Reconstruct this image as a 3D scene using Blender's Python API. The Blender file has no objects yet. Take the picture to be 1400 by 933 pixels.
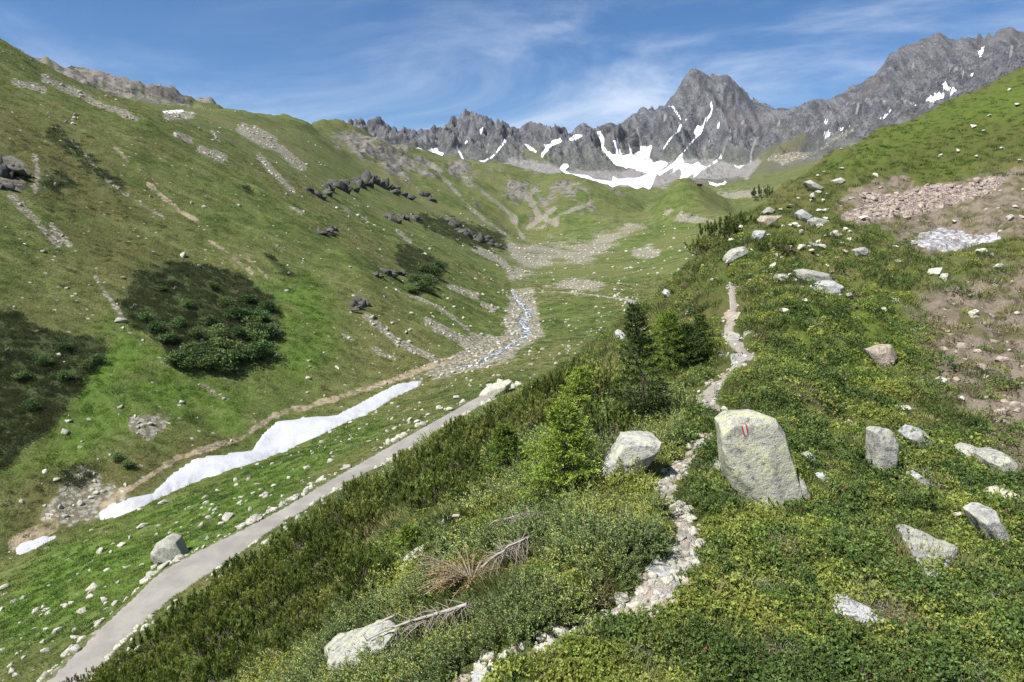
import bpy, bmesh, math, random
import numpy as np
from mathutils import Vector, Matrix, Quaternion

random.seed(7); rng = np.random.default_rng(7)
scene = bpy.context.scene
COL = scene.collection

# ------------------------------------------------------------------ camera
PITCH = math.radians(10.0); FOC = 933.0          # focal length in photo pixels (1400 wide)
cam_d = bpy.data.cameras.new('camera'); cam = bpy.data.objects.new('camera', cam_d); COL.objects.link(cam)
cam_d.sensor_width = 36.0; cam_d.lens = 36.0 * FOC / 1400.0
cam_d.clip_start = 0.2; cam_d.clip_end = 40000.0
cam.location = (0, 0, 0); cam.rotation_euler = (math.radians(90) - PITCH, 0, 0)
scene.camera = cam

# ------------------------------------------------------------------ light
SUN_EL = math.radians(56.0); SUN_AZ = math.radians(-122.0)     # azimuth from +Y (view direction) towards +X: the sun stands high on the left, behind
sdir = Vector((math.sin(SUN_AZ) * math.cos(SUN_EL), math.cos(SUN_AZ) * math.cos(SUN_EL), math.sin(SUN_EL)))
sun_d = bpy.data.lights.new('sun', 'SUN'); sun = bpy.data.objects.new('sun', sun_d); COL.objects.link(sun)
sun_d.energy = 5.0; sun_d.angle = math.radians(0.53); sun_d.color = (1.0, 0.955, 0.89)
sun.rotation_euler = sdir.to_track_quat('Z', 'Y').to_euler()
sun.location = sdir * 500

world = bpy.data.worlds.new('World'); scene.world = world; world.use_nodes = True
wt = world.node_tree; wt.nodes.clear()
def wn(t, **kw):
    n = wt.nodes.new(t)
    for k, v in kw.items(): setattr(n, k, v)
    return n
w_out = wn('ShaderNodeOutputWorld'); w_bg = wn('ShaderNodeBackground'); w_bg.inputs['Strength'].default_value = 0.070
w_sky = wn('ShaderNodeTexSky', sky_type='NISHITA', sun_disc=False, sun_elevation=SUN_EL, sun_rotation=SUN_AZ, altitude=2000.0, air_density=1.0, dust_density=0.15, ozone_density=6.0)
w_co = wn('ShaderNodeTexCoord')
w_map = wn('ShaderNodeMapping'); w_map.inputs['Scale'].default_value = (1.0, 1.0, 3.6); w_map.inputs['Rotation'].default_value = (0.12, -0.16, 0.3)
w_n1 = wn('ShaderNodeTexNoise'); w_n1.inputs['Scale'].default_value = 1.9; w_n1.inputs['Detail'].default_value = 9.0; w_n1.inputs['Roughness'].default_value = 0.62; w_n1.inputs['Distortion'].default_value = 0.7
w_r1 = wn('ShaderNodeMapRange', interpolation_type='SMOOTHSTEP'); w_r1.inputs['From Min'].default_value = 0.41; w_r1.inputs['From Max'].default_value = 0.78
w_n2 = wn('ShaderNodeTexNoise'); w_n2.inputs['Scale'].default_value = 1.0; w_n2.inputs['Detail'].default_value = 3.0
w_r2 = wn('ShaderNodeMapRange', interpolation_type='SMOOTHSTEP'); w_r2.inputs['From Min'].default_value = 0.22; w_r2.inputs['From Max'].default_value = 0.56
w_mul = wn('ShaderNodeMath', operation='MULTIPLY'); w_mul2 = wn('ShaderNodeMath', operation='MULTIPLY'); w_mul2.inputs[1].default_value = 0.85
w_mix = wn('ShaderNodeMix', data_type='RGBA'); w_mix.inputs[7].default_value = (7.5, 8.4, 9.8, 1)
L = wt.links.new
L(w_co.outputs['Generated'], w_map.inputs['Vector']); L(w_map.outputs[0], w_n1.inputs['Vector']); L(w_map.outputs[0], w_n2.inputs['Vector'])
L(w_n1.outputs['Fac'], w_r1.inputs['Value']); L(w_n2.outputs['Fac'], w_r2.inputs['Value'])
L(w_r1.outputs[0], w_mul.inputs[0]); L(w_r2.outputs[0], w_mul.inputs[1]); L(w_mul.outputs[0], w_mul2.inputs[0]); L(w_mul2.outputs[0], w_mix.inputs[0])
w_hsv = wn('ShaderNodeHueSaturation'); w_hsv.inputs['Saturation'].default_value = 1.14; L(w_sky.outputs[0], w_hsv.inputs['Color']); L(w_hsv.outputs[0], w_mix.inputs[6]); L(w_mix.outputs[2], w_bg.inputs['Color']); L(w_bg.outputs[0], w_out.inputs['Surface'])

vs = scene.view_settings
vs.view_transform = 'Standard'; vs.look = 'None'; vs.exposure = 0.78; vs.gamma = 1.0; vs.use_curve_mapping = False
scene.render.engine = 'CYCLES'
cy = scene.cycles
cy.max_bounces = 4; cy.diffuse_bounces = 2; cy.glossy_bounces = 2; cy.transmission_bounces = 2; cy.transparent_max_bounces = 4; cy.volume_bounces = 0
cy.use_denoising = True; cy.denoiser = 'OPENIMAGEDENOISE'; cy.denoising_prefilter = 'NONE'; cy.denoising_input_passes = 'RGB_ALBEDO_NORMAL'; cy.use_adaptive_sampling = True; cy.adaptive_threshold = 0.02
cy.sample_clamp_indirect = 6.0; cy.caustics_reflective = False; cy.caustics_refractive = False

# ------------------------------------------------------------------ helpers
def pdir(px, py):
    u = (px - 700.0) / FOC; v = (466.5 - py) / FOC
    return u, math.cos(PITCH) + v * math.sin(PITCH), -math.sin(PITCH) + v * math.cos(PITCH)
def project(x, y, z):
    c = np.maximum(y * math.cos(PITCH) - z * math.sin(PITCH), 1e-3); up = y * math.sin(PITCH) + z * math.cos(PITCH)
    return 700 + FOC * x / c, 466.5 - FOC * up / c
def tag(o, label=None, cat=None, group=None, kind=None):
    if label: o['label'] = label
    if cat: o['category'] = cat
    if group: o['group'] = group
    if kind: o['kind'] = kind
    return o
def mesh_np(name, V, F, mat=None, smooth=False):
    """V (n,3), F list/array of faces (all the same length, or a list of arrays)."""
    me = bpy.data.meshes.new(name)
    V = np.asarray(V, np.float32)
    groups = F if isinstance(F, list) and len(F) and isinstance(F[0], np.ndarray) and F[0].ndim == 2 else [np.asarray(F)]
    groups = [g for g in groups if len(g)]
    me.vertices.add(len(V)); me.vertices.foreach_set('co', V.ravel())
    nl = sum(g.size for g in groups); nf = sum(len(g) for g in groups)
    me.loops.add(nl); me.loops.foreach_set('vertex_index', np.concatenate([g.ravel() for g in groups]).astype(np.int32))
    me.polygons.add(nf)
    tot = np.concatenate([np.full(len(g), g.shape[1]) for g in groups]); st = np.concatenate([[0], np.cumsum(tot)[:-1]])
    me.polygons.foreach_set('loop_start', st.astype(np.int32))
    if smooth: me.polygons.foreach_set('use_smooth', np.ones(nf, bool))
    me.update(calc_edges=True)
    if mat:
        for m in (mat if isinstance(mat, (list, tuple)) else [mat]): me.materials.append(m)
    return me
def link(name, me, parent=None, loc=(0, 0, 0), rot=(0, 0, 0), scl=(1, 1, 1)):
    o = bpy.data.objects.new(name, me); COL.objects.link(o)
    o.location = loc; o.rotation_euler = rot; o.scale = scl
    if parent: o.parent = parent
    return o
def fattr(me, name, vals):
    a = me.attributes.new(name, 'FLOAT', 'POINT'); a.data.foreach_set('value', np.asarray(vals, np.float32).ravel())

# gradient noise in numpy
def _h(ix, iy, seed):
    n = (ix.astype(np.int64) * 374761393 + iy.astype(np.int64) * 668265263 + seed * 1442695041) & 0x7fffffff
    n = ((n ^ (n >> 13)) * 1274126177) & 0x7fffffff
    return ((n ^ (n >> 16)) & 0xffff) / 65535.0
def vnoise(x, y, seed=0):
    x = np.asarray(x, np.float64); y = np.asarray(y, np.float64)
    ix = np.floor(x); iy = np.floor(y); fx = x - ix; fy = y - iy
    ux = fx * fx * fx * (fx * (fx * 6 - 15) + 10); uy = fy * fy * fy * (fy * (fy * 6 - 15) + 10)
    def g(a, b):
        t = _h(ix + a, iy + b, seed) * 6.2831853
        return np.cos(t) * (fx - a) + np.sin(t) * (fy - b)
    return 1.5 * ((g(0, 0) * (1 - ux) + g(1, 0) * ux) * (1 - uy) + (g(0, 1) * (1 - ux) + g(1, 1) * ux) * uy)
def fbm(x, y, oct=5, seed=0, gain=0.5, lac=2.03):
    s = 0; a = 1; t = 0
    for i in range(oct):
        s = s + a * vnoise(x, y, seed + i * 17); t += a; a *= gain; x = x * lac + 11.3; y = y * lac - 7.1
    return s / t
def ridged(x, y, oct=5, seed=0, gain=0.55):
    s = 0; a = 1; t = 0; w = 1
    for i in range(oct):
        n = 1 - np.abs(vnoise(x, y, seed + i * 31)); n = n * n * w; w = np.clip(n * 1.6, 0, 1)
        s = s + a * n; t += a; a *= gain; x = x * 2.07 + 3.1; y = y * 2.07 + 9.7
    return s / t
def sstep(a, b, x):
    t = np.clip((x - a) / (b - a), 0, 1); return t * t * (3 - 2 * t)

# ------------------------------------------------------------------ terrain: surveyed points -> one height field
CP = []                                         # (x, y, z)
def P(px, py, Y):
    u, v, w = pdir(px, py); k = Y / v; CP.append((u * k, Y, w * k))
def PZ(px, py, z):
    u, v, w = pdir(px, py); k = z / w; CP.append((u * k, v * k, z))
def W(x, y, z): CP.append((x, y, z))

AX = np.array([(-200, -80, -66), (-81, 104, -53), (-54, 150, -49), (-27, 190, -46), (-2, 225, -43), (8, 301, -41), (2, 387, -38), (6, 475, -34), (12, 621, -28), (0, 820, -17), (0, 1200, 30)], float)
def valley(x, y, s):
    best = (1e9, 0)
    for a, b in zip(AX[:-1], AX[1:]):
        d = b[:2] - a[:2]; t = min(1, max(0, ((x - a[0]) * d[0] + (y - a[1]) * d[1]) / (d @ d)))
        q = a + t * (b - a); di = math.hypot(x - q[0], y - q[1])
        if di < best[0]: best = (di, q[2])
    return best[1] + s * best[0]
def PL(px, py, s):                              # a point of the left valley side, s = mean gradient above the stream
    u, v, w = pdir(px, py); lo = None; t = 60.0
    while t < 1500:
        if w * t < valley(u * t, v * t, s): break
        t *= 1.01
    CP.append((u * t, v * t, w * t)); return t
# left valley side
for px, col in {-150: [(700, .42), (560, .5), (400, .52), (250, .53), (100, .54), (0, .55)],
                0: [(690, .40), (600, .48), (500, .50), (400, .51), (300, .52), (200, .53), (110, .535), (62, .54)],
                100: [(670, .40), (600, .47), (500, .49), (400, .50), (300, .51), (200, .515), (140, .515)],
                200: [(640, .38), (580, .45), (500, .48), (400, .49), (300, .495), (200, .50), (165, .50)],
                300: [(600, .36), (540, .42), (470, .46), (400, .47), (300, .48), (220, .49), (180, .495)],
                400: [(560, .36), (500, .40), (440, .44), (380, .46), (300, .47), (230, .49), (190, .50)],
                500: [(528, .34), (480, .38), (430, .42), (380, .44), (320, .45), (270, .46)],
                600: [(490, .28), (450, .34), (410, .38), (360, .41), (310, .43)],
                660: [(470, .2), (440, .28), (400, .34), (350, .38)]}.items():
    for py, s in col: PL(px, py, s)
for px, py, Y in [(0, 55, 335), (17, 70, 345), (34, 82, 355), (51, 93, 365), (100, 122, 430), (150, 133, 490), (200, 141, 540), (250, 152, 600), (300, 151, 650), (326, 155, 690),
                  (360, 162, 740), (394, 169, 790), (425, 178, 830), (470, 215, 820), (520, 240, 800), (560, 262, 780), (640, 290, 800)]: P(px, py, Y)
# ridge behind it (rock and scree), and its back side
for px, py, Y in [(51, 93, 800), (90, 104, 850), (137, 113, 900), (161, 116, 900), (192, 122, 920), (233, 135, 950), (254, 141, 960), (271, 142, 960), (100, 135, 600), (180, 150, 700), (250, 160, 760),
                  (60, 120, 560), (300, 178, 1000), (360, 200, 1100), (400, 215, 1100)]: P(px, py, Y)
# green and rocky ridge in the middle distance
for px, py, Y in [(435, 173, 1050), (463, 173, 1080), (492, 183, 1120), (517, 196, 1150), (551, 205, 1180), (592, 215, 1210), (623, 221, 1240), (647, 226, 1260), (691, 230, 1290), (729, 241, 1300),
                  (470, 195, 950), (520, 215, 960), (580, 240, 960), (640, 262, 960), (690, 275, 1000), (600, 270, 830), (680, 310, 820), (735, 268, 1100),
                  (745, 248, 1180), (763, 244, 1170), (777, 244, 1160), (801, 251, 1140), (835, 267, 1110), (870, 284, 1080), (885, 290, 1060),
                  (735, 300, 930), (790, 290, 960), (840, 298, 960), (720, 318, 850), (800, 316, 850), (870, 308, 860)]: P(px, py, Y)
# stream, snow tongue, valley floor, road
for px, py, z in [(20, 750, -53), (140, 705, -52), (240, 660, -51), (370, 600, -49), (470, 570, -47.5), (570, 525, -46), (690, 480, -43), (720, 430, -41), (705, 395, -38), (712, 370, -34), (720, 345, -28),
                  (110, 915, -41), (200, 830, -40), (300, 762, -39.5), (400, 700, -39), (480, 650, -38.5), (600, 580, -38), (690, 525, -37.5),
                  (0, 930, -45), (50, 850, -46), (0, 830, -50), (150, 770, -46), (300, 690, -45), (420, 635, -43.5), (540, 575, -42.5), (640, 525, -41.5),
                  (868, 418, -36), (800, 404, -36.5), (740, 400, -38), (800, 450, -39), (760, 480, -39.5), (830, 462, -38), (-150, 930, -52), (-150, 800, -57)]: PZ(px, py, z)
for px, py, Y in [(700, 322, 820), (850, 320, 800), (890, 302, 900), (800, 345, 640), (940, 380, 380), (900, 345, 560), (960, 322, 640), (850, 370, 460), (780, 365, 500), (930, 300, 860)]: P(px, py, Y)
# knoll and the ground that climbs behind it
for px, py, Y in [(905, 272, 940), (920, 258, 950), (935, 252, 955), (955, 254, 960), (975, 265, 960), (1000, 284, 950), (935, 275, 890), (880, 292, 960), (1010, 300, 800),
                  (935, 280, 1150), (900, 285, 1250), (870, 265, 1700), (900, 262, 1800), (950, 268, 1500), (1000, 265, 1500), (1040, 245, 1900), (1080, 225, 2150), (1110, 207, 2300), (1060, 258, 1300), (1130, 208, 2200),
                  (1180, 190, 2250), (1260, 150, 2350), (1340, 120, 2350), (1420, 95, 2350)]: P(px, py, Y)
# high basin and the foot of the rock walls
for px, py, Y in [(500, 205, 2600), (560, 206, 2500), (610, 214, 2400), (660, 226, 2250), (720, 236, 2200), (760, 240, 2150), (800, 248, 2200), (850, 250, 2300), (900, 248, 2400), (960, 245, 2450), (1010, 238, 2450), (1060, 220, 2450)]: P(px, py, Y)
for px, py, Y in [(700, 205, 2700), (760, 212, 2600), (790, 200, 2800), (850, 215, 2700), (900, 215, 2750), (940, 190, 2950), (990, 190, 2950), (1050, 190, 2850), (1100, 180, 2800), (1170, 160, 2800), (1250, 120, 2850), (1320, 100, 2900), (1400, 90, 2900),
                  (640, 195, 2800), (600, 206, 2900), (540, 195, 3200), (940, 145, 3150), (990, 145, 3150), (1040, 168, 3050), (1280, 85, 3050), (1370, 75, 3050)]: P(px, py, Y)
SKY = [(440, 178), (470, 180), (486, 180), (493, 179), (506, 170), (520, 179), (547, 180), (565, 190), (575, 191), (597, 201), (606, 198), (619, 188), (640, 174), (664, 167), (674, 174), (691, 178), (709, 181), (722, 173), (739, 179), (757, 186), (774, 189), (781, 183), (798, 169),
       (815, 178), (825, 173), (835, 169), (846, 172), (859, 160), (880, 157), (899, 155), (913, 145), (928, 123), (941, 104), (954, 98), (967, 106), (974, 111), (983, 109), (991, 105), (1003, 114), (1016, 127), (1032, 145), (1043, 149), (1066, 151), (1084, 151), (1103, 141),
       (1121, 136), (1134, 138), (1147, 130), (1166, 125), (1181, 114), (1196, 101), (1207, 93), (1214, 78), (1225, 70), (1244, 73), (1255, 67), (1263, 62), (1281, 52), (1292, 54), (1303, 60), (1318, 54), (1329, 58), (1339, 75), (1346, 65), (1363, 50), (1383, 41), (1396, 45), (1420, 48), (1460, 40), (1540, 60)]
SKX = np.array([s[0] for s in SKY], float); SKYY = np.array([s[1] for s in SKY], float)
def sky_dist(px): return float(np.interp(px, [440, 600, 660, 720, 800, 880, 955, 1050, 1130, 1280, 1400, 1540], [4000, 3700, 3250, 3350, 3150, 3200, 3350, 3200, 3050, 3200, 3200, 3300]))
for px, py in SKY: P(px, py, sky_dist(px)); P(px, py + 42, sky_dist(px) * 1.16)
for px in range(-200, 1600, 120):
    u, v, w = pdir(px, 250); W(u / v * 9000, 9000, 250)
for px, py in [(-150, 120), (0, 130), (100, 140), (200, 160), (300, 175), (400, 200)]: P(px, py, 1800); P(px, py + 25, 3200)
# the near ridge: outline against the valley, its two flanks, the hollow on the right
for px, py, Y in [(150, 945, 46), (300, 808, 55), (400, 742, 62), (480, 690, 66), (560, 630, 70), (650, 578, 70), (720, 534, 68), (800, 485, 60), (870, 432, 55), (910, 399, 55), (950, 356, 58), (1000, 306, 68), (1060, 263, 85), (1130, 216, 105), (1200, 181, 125), (1300, 139, 140), (1400, 93, 150), (1540, 35, 155),
                  (930, 740, 12.0), (900, 790, 10.4), (700, 930, 8.0), (1040, 690, 13.6), (960, 610, 17), (975, 560, 20.5), (1010, 490, 26), (1000, 400, 37), (1010, 350, 47), (1200, 850, 9.4), (1400, 930, 8.0), (1200, 650, 16), (1200, 500, 27), (1400, 650, 16.5), (1400, 500, 27), (1540, 930, 8), (1540, 600, 19),
                  (1150, 390, 39), (1300, 400, 39), (1400, 400, 38), (1310, 318, 63), (1310, 345, 54), (1250, 270, 76), (1380, 250, 74), (1170, 255, 80), (1350, 180, 112), (1250, 200, 110), (1100, 270, 75), (1080, 320, 57), (1540, 400, 38), (1540, 250, 70), (1540, 130, 115),
                  (700, 800, 10.6), (600, 760, 14), (770, 660, 17), (620, 650, 22), (500, 750, 20), (400, 800, 24), (880, 555, 24), (700, 560, 46), (780, 520, 38), (600, 620, 38), (500, 690, 38), (400, 740, 43), (300, 830, 37), (500, 900, 11), (300, 900, 20), (200, 930, 29), (830, 480, 44), (700, 640, 22), (860, 640, 16)]: P(px, py, Y)
for px, py, Y in [(870, 462, 70), (910, 430, 70), (950, 386, 74), (1000, 338, 88), (1060, 295, 110), (1130, 246, 136), (1200, 212, 162), (1300, 172, 182), (1400, 130, 195), (1540, 75, 200), (1060, 300, 130), (1130, 262, 165), (1200, 235, 200), (1300, 195, 230), (1400, 160, 250)]: P(px, py, Y)
for px, py, Y in [(258, 158, 1400), (271, 136, 1400), (277, 140, 1400), (285, 134, 1400), (298, 148, 1400), (312, 172, 1400), (285, 165, 1250), (285, 165, 1600)]: P(px, py, Y)
for p in [(-33, 44, -38), (-22, 30, -26), (-40, 30, -46), (-30, 5, -32), (-60, 10, -58), (0, 0, -6.0), (0, 4, -6.0), (5, 2, -5.8), (-6, 2, -9), (12, 2, -5.5), (25, 5, -5), (-12, 0, -16),
          (-14, 85, -34), (-5, 95, -33), (5, 100, -29), (14, 100, -22), (22, 115, -20), (12, 130, -33), (25, 140, -29), (30, 165, -32), (45, 150, -18), (42, 200, -33), (60, 250, -33), (80, 200, -15), (90, 300, -27), (115, 250, 4), (150, 210, 30), (200, 260, 45), (150, 350, -5), (120, 450, -22), (200, 500, 0), (300, 400, 50),
          (450, 800, 60), (600, 1200, 100), (800, 900, 150), (900, 1500, 180), (1100, 1800, 215)]: W(*p)
for p in [(40, -10, 2), (20, -20, -5), (0, -20, -9), (-30, -20, -34), (-60, -40, -66), (100, -30, 25), (0, -100, -30), (-100, -100, -75), (100, -100, 20), (-150, 20, -20), (-300, 0, 70), (-300, -300, 20), (300, -200, 100), (0, -400, -40), (-700, 100, 220), (-1500, -800, 300), (1500, -800, 400), (0, -3000, 100), (-3000, 0, 500), (3000, 0, 500), (-3500, 2500, 500), (3500, 2500, 500), (-1200, 1200, 300), (250, 60, 70), (500, 100, 160)]: W(*p)
CP = np.array(CP); n0 = len(CP)
def warp(x, y):
    return np.arctan2(x, y) * 2.2, np.log(np.maximum(np.hypot(x, y), 3.0))
ca, cl = warp(CP[:, 0], CP[:, 1]); cs = CP[:, 2] / np.maximum(np.hypot(CP[:, 0], CP[:, 1]), 3.0)
beh = np.abs(ca) > 2.2 * 2.0                          # wrap the points behind the camera
ca = np.concatenate([ca, ca[beh] - np.sign(ca[beh]) * 2.2 * 2 * math.pi]); cl = np.concatenate([cl, cl[beh]]); cs = np.concatenate([cs, cs[beh]])
CC = 0.03
K = np.sqrt((ca[:, None] - ca[None]) ** 2 + (cl[:, None] - cl[None]) ** 2 + CC * CC)
A = np.block([[K + np.eye(len(ca)) * -2e-4, np.ones((len(ca), 1))], [np.ones((1, len(ca))), np.zeros((1, 1))]])
sol = np.linalg.solve(A, np.concatenate([cs, [0]])).astype(np.float32)

NF = 860; AZM = math.radians(47.0)
az_f = np.linspace(-AZM, AZM, NF)
az_r = AZM + (math.pi - AZM) * (np.linspace(0, 1, 46)[1:]) ** 1.25
AZ = np.concatenate([-az_r[::-1], az_f, az_r]); NC = len(AZ)
def lrows(a, b, st): n = max(2, int(math.log(b / a) / st)); return np.exp(np.linspace(math.log(a), math.log(b), n + 1))[:-1]
RR = np.concatenate([lrows(1.5, 4, .06), lrows(4, 75, .0145), lrows(75, 460, .0078), lrows(460, 2250, .0115), lrows(2250, 3800, .0028), lrows(3800, 9000, .03), [9000.0]])
NR = len(RR)
ga = (AZ * 2.2).astype(np.float32); gl = np.log(np.maximum(RR, 3.0)).astype(np.float32)
S = np.zeros((NR, NC), np.float32)
for i in range(0, NR, 24):
    blk = np.zeros((len(gl[i:i + 24]), NC), np.float32)
    for j in range(len(ca)):
        blk += sol[j] * np.sqrt((gl[i:i + 24, None] - np.float32(cl[j])) ** 2 + (ga[None] - np.float32(ca[j])) ** 2 + np.float32(CC * CC))
    S[i:i + 24] = blk + sol[-1]
GX = RR[:, None] * np.sin(AZ)[None]; GY = RR[:, None] * np.cos(AZ)[None]
GZ = S * np.maximum(RR, 3.0)[:, None]
# ------------------------------------------------------------------ sampling the height field
LR = np.log(RR)
def rc(x, y):
    r = np.hypot(x, y); fi = np.interp(np.log(np.maximum(r, 1e-6)), LR, np.arange(NR)); fj = np.interp(np.arctan2(x, y), AZ, np.arange(NC)); return fi, fj
def samp(G, x, y):
    fi, fj = rc(np.asarray(x, float), np.asarray(y, float)); i = np.clip(fi.astype(int), 0, NR - 2); j = np.clip(fj.astype(int), 0, NC - 2); a = fi - i; b = fj - j
    return (G[i, j] * (1 - a) + G[i + 1, j] * a) * (1 - b) + (G[i, j + 1] * (1 - a) + G[i + 1, j + 1] * a) * b
def ground(x, y): return samp(GZ, x, y)
def gnormal(x, y, e=0.4):
    dx = (ground(x + e, y) - ground(x - e, y)) / (2 * e); dy = (ground(x, y + e) - ground(x, y - e)) / (2 * e)
    n = np.stack([-dx, -dy, np.ones_like(dx)], -1); return n / np.linalg.norm(n, axis=-1, keepdims=True)
def hits(px, py, rmin=3.0, rmax=1e9):
    """first point where the ray through a photo pixel meets the ground (vectorised)"""
    px = np.atleast_1d(np.asarray(px, float)); py = np.atleast_1d(np.asarray(py, float))
    u = (px - 700) / FOC; v = (466.5 - py) / FOC; dy = math.cos(PITCH) + v * math.sin(PITCH); dz = -math.sin(PITCH) + v * math.cos(PITCH)
    az = np.arctan2(u, dy); te = dz / np.hypot(u, dy); fj = np.interp(az, AZ, np.arange(NC)); j = np.clip(fj.astype(int), 0, NC - 2); b = fj - j
    SS = GZ / RR[:, None]
    col = SS[:, j] * (1 - b) + SS[:, j + 1] * b                    # NR x n
    ok = (col >= te[None]) & (RR[:, None] >= rmin) & (RR[:, None] <= rmax)
    i = np.argmax(ok, 0); none = ~ok.any(0); i = np.clip(i, 1, NR - 1); k = np.arange(len(px))
    s0 = col[i - 1, k]; s1 = col[i, k]; t = np.clip((te - s0) / np.where(np.abs(s1 - s0) < 1e-9, 1e-9, s1 - s0), 0, 1)
    r = RR[i - 1] * (1 - t) + RR[i] * t; r = np.where(none, np.nan, r)
    return r * np.sin(az), r * np.cos(az), r * te
def hit(px, py, **k):
    x, y, z = hits(px, py, **k); return Vector((float(x[0]), float(y[0]), float(z[0])))

PXG, PYG = project(GX, GY, GZ); RG = np.broadcast_to(RR[:, None], GZ.shape)
FRONT = (GY > 0.5)
# near ridge / valley divide
CT = np.array([(-20, 990, 44), (150, 925, 50), (300, 785, 61), (400, 718, 66), (480, 668, 69), (560, 608, 71), (650, 562, 71), (720, 522, 69), (800, 478, 61), (870, 432, 56), (910, 399, 57), (950, 356, 60), (1000, 306, 78), (1060, 263, 105), (1130, 216, 138), (1200, 181, 170), (1300, 139, 200), (1400, 93, 225), (1540, 35, 255)], float)
ct_az = np.array([math.atan2(pdir(a, b)[0], pdir(a, b)[1]) for a, b, _ in CT])
CONT = np.interp(AZ, ct_az, CT[:, 2])[None]
NEAR = 1 - sstep(1.06, 1.16, RG / CONT)

def pinp(x, y, poly):
    ins = np.zeros(x.shape, bool); n = len(poly); j = n - 1
    for i in range(n):
        xi, yi = poly[i]; xj, yj = poly[j]
        c = ((yi > y) != (yj > y)); ins ^= c & (x < (xj - xi) * (y - yi) / ((yj - yi) if yj != yi else 1e-9) + xi); j = i
    return ins
def sdist(x, y, poly, closed=True):
    d = np.full(x.shape, 1e9); n = len(poly)
    for i in range(n if closed else n - 1):
        ax, ay = poly[i]; bx, by = poly[(i + 1) % n]; ex, ey = bx - ax, by - ay; L2 = ex * ex + ey * ey + 1e-12
        t = np.clip(((x - ax) * ex + (y - ay) * ey) / L2, 0, 1); d = np.minimum(d, np.hypot(x - ax - t * ex, y - ay - t * ey))
    return d
def Zm(ox, oy, s, pts): return [(ox + a / s, oy + b / s) for a, b in pts]
def region(pts, soft=5.0, width=None, r=None, near=None):
    """0..1 field over the ground for an area outlined in the survey photo; r limits the ground it lies on"""
    pts = np.asarray(pts, float); out = np.zeros(GZ.shape, np.float32)
    pad = soft * 2 + (width or 0)
    m = FRONT & (PXG > pts[:, 0].min() - pad) & (PXG < pts[:, 0].max() + pad) & (PYG > pts[:, 1].min() - pad) & (PYG < pts[:, 1].max() + pad)
    if r is None:
        if width is None: c = pts * 0.94 + pts.mean(0) * 0.06
        else: c = pts
        x, y, z = hits(c[:, 0], c[:, 1]); rr = np.hypot(x, y); rr = rr[np.isfinite(rr)]; r = (rr.min() * 0.85, rr.max() * 1.18)
    m &= (RG > r[0]) & (RG < r[1])
    if near is not None: m &= (NEAR > 0.5) == near
    x = PXG[m]; y = PYG[m]
    if width is None:
        d = sdist(x, y, pts); sd = np.where(pinp(x, y, pts), d, -d)
    else: sd = width / 2 - sdist(x, y, pts, False)
    out[m] = np.clip(0.5 + sd / (2 * soft), 0, 1); return out
def union(*a):
    o = a[0]
    for b in a[1:]: o = np.maximum(o, b)
    return o

# ------------------------------------------------------------------ relief
FARM = sstep(2150, 2600, RG); MID = sstep(480, 800, RG) * (1 - FARM); VAL = (1 - NEAR) * (1 - sstep(480, 800, RG)) * (1 - FARM)
skyr = np.interp(AZ, [math.atan2((p - 700) / FOC, 1.03) for p in SKX], [sky_dist(p) for p in SKX])[None] / np.cos(AZ)[None].clip(0.3)
crest = np.exp(-((RG - skyr) / 190.0) ** 2)
dz = np.zeros_like(GZ)
fr = FRONT & (np.abs(AZ)[None] < 0.9)
m = fr & (NEAR > 0); x = GX[m]; y = GY[m]; sc = np.clip(RG[m] / 14, .9, 3)
dz[m] += NEAR[m] * (0.20 * fbm(x / 1.0, y / 1.0, 3, 3) * sc + 0.34 * fbm(x / 3.6, y / 3.6, 3, 5) * sc + 0.3 * fbm(x / 14, y / 14, 2, 6) * sstep(20, 50, RG[m]))
m = fr & (VAL > 0); x = GX[m]; y = GY[m]
dz[m] += VAL[m] * (2.0 * fbm(x / 34, y / 34, 4, 8) + 0.5 * ridged((x * .75 + y * .6) / 14, (y * .75 - x * .6) / 60, 3, 9) + .35 * fbm(x / 5, y / 5, 3, 10)) * sstep(40, 120, RG[m])
m = fr & (MID > 0); x = GX[m]; y = GY[m]
dz[m] += MID[m] * (21 * (ridged(x / 190, y / 230, 5, 12) - .45) + 5 * fbm(x / 45, y / 45, 4, 13)) * sstep(450, 1000, RG[m])
m = fr & (FARM > 0); x = GX[m]; y = GY[m]; wx = x + 90 * fbm(x / 420, y / 420, 3, 20); wy = y + 120 * fbm(x / 380, y / 380, 3, 24)
cr = crest[m]
rib = 150 * (ridged(wx / 230, wy / 900, 3, 21) - .5) * (1 - .92 * cr) + 46 * (ridged(wx / 75, wy / 260, 4, 22) - .45) * (1 - .84 * cr) + 34 * (ridged(wx / 26, wy / 60, 3, 23) - .45) * (1 - .62 * cr)
hgt = sstep(150, 330, GZ[m])
dz[m] += FARM[m] * (rib * (.10 + .9 * hgt) + 14 * (ridged(x / 19, y / 26, 3, 25) - .4) * (1 - .6 * cr))
# rocky ridge behind the left slope
BK = sstep(-.40, -.44, AZ)[None] * sstep(560, 800, RG) * (RG < 1300)
m = fr & (BK > 0); x = GX[m]; y = GY[m]
dz[m] += BK[m] * (4 + 12 * (ridged(x / 60, y / 110, 5, 33) - .45) + 7 * fbm(x / 16, y / 16, 4, 34, .7))
GZ = GZ + dz.astype(np.float32)
PXG, PYG = project(GX, GY, GZ)

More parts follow.
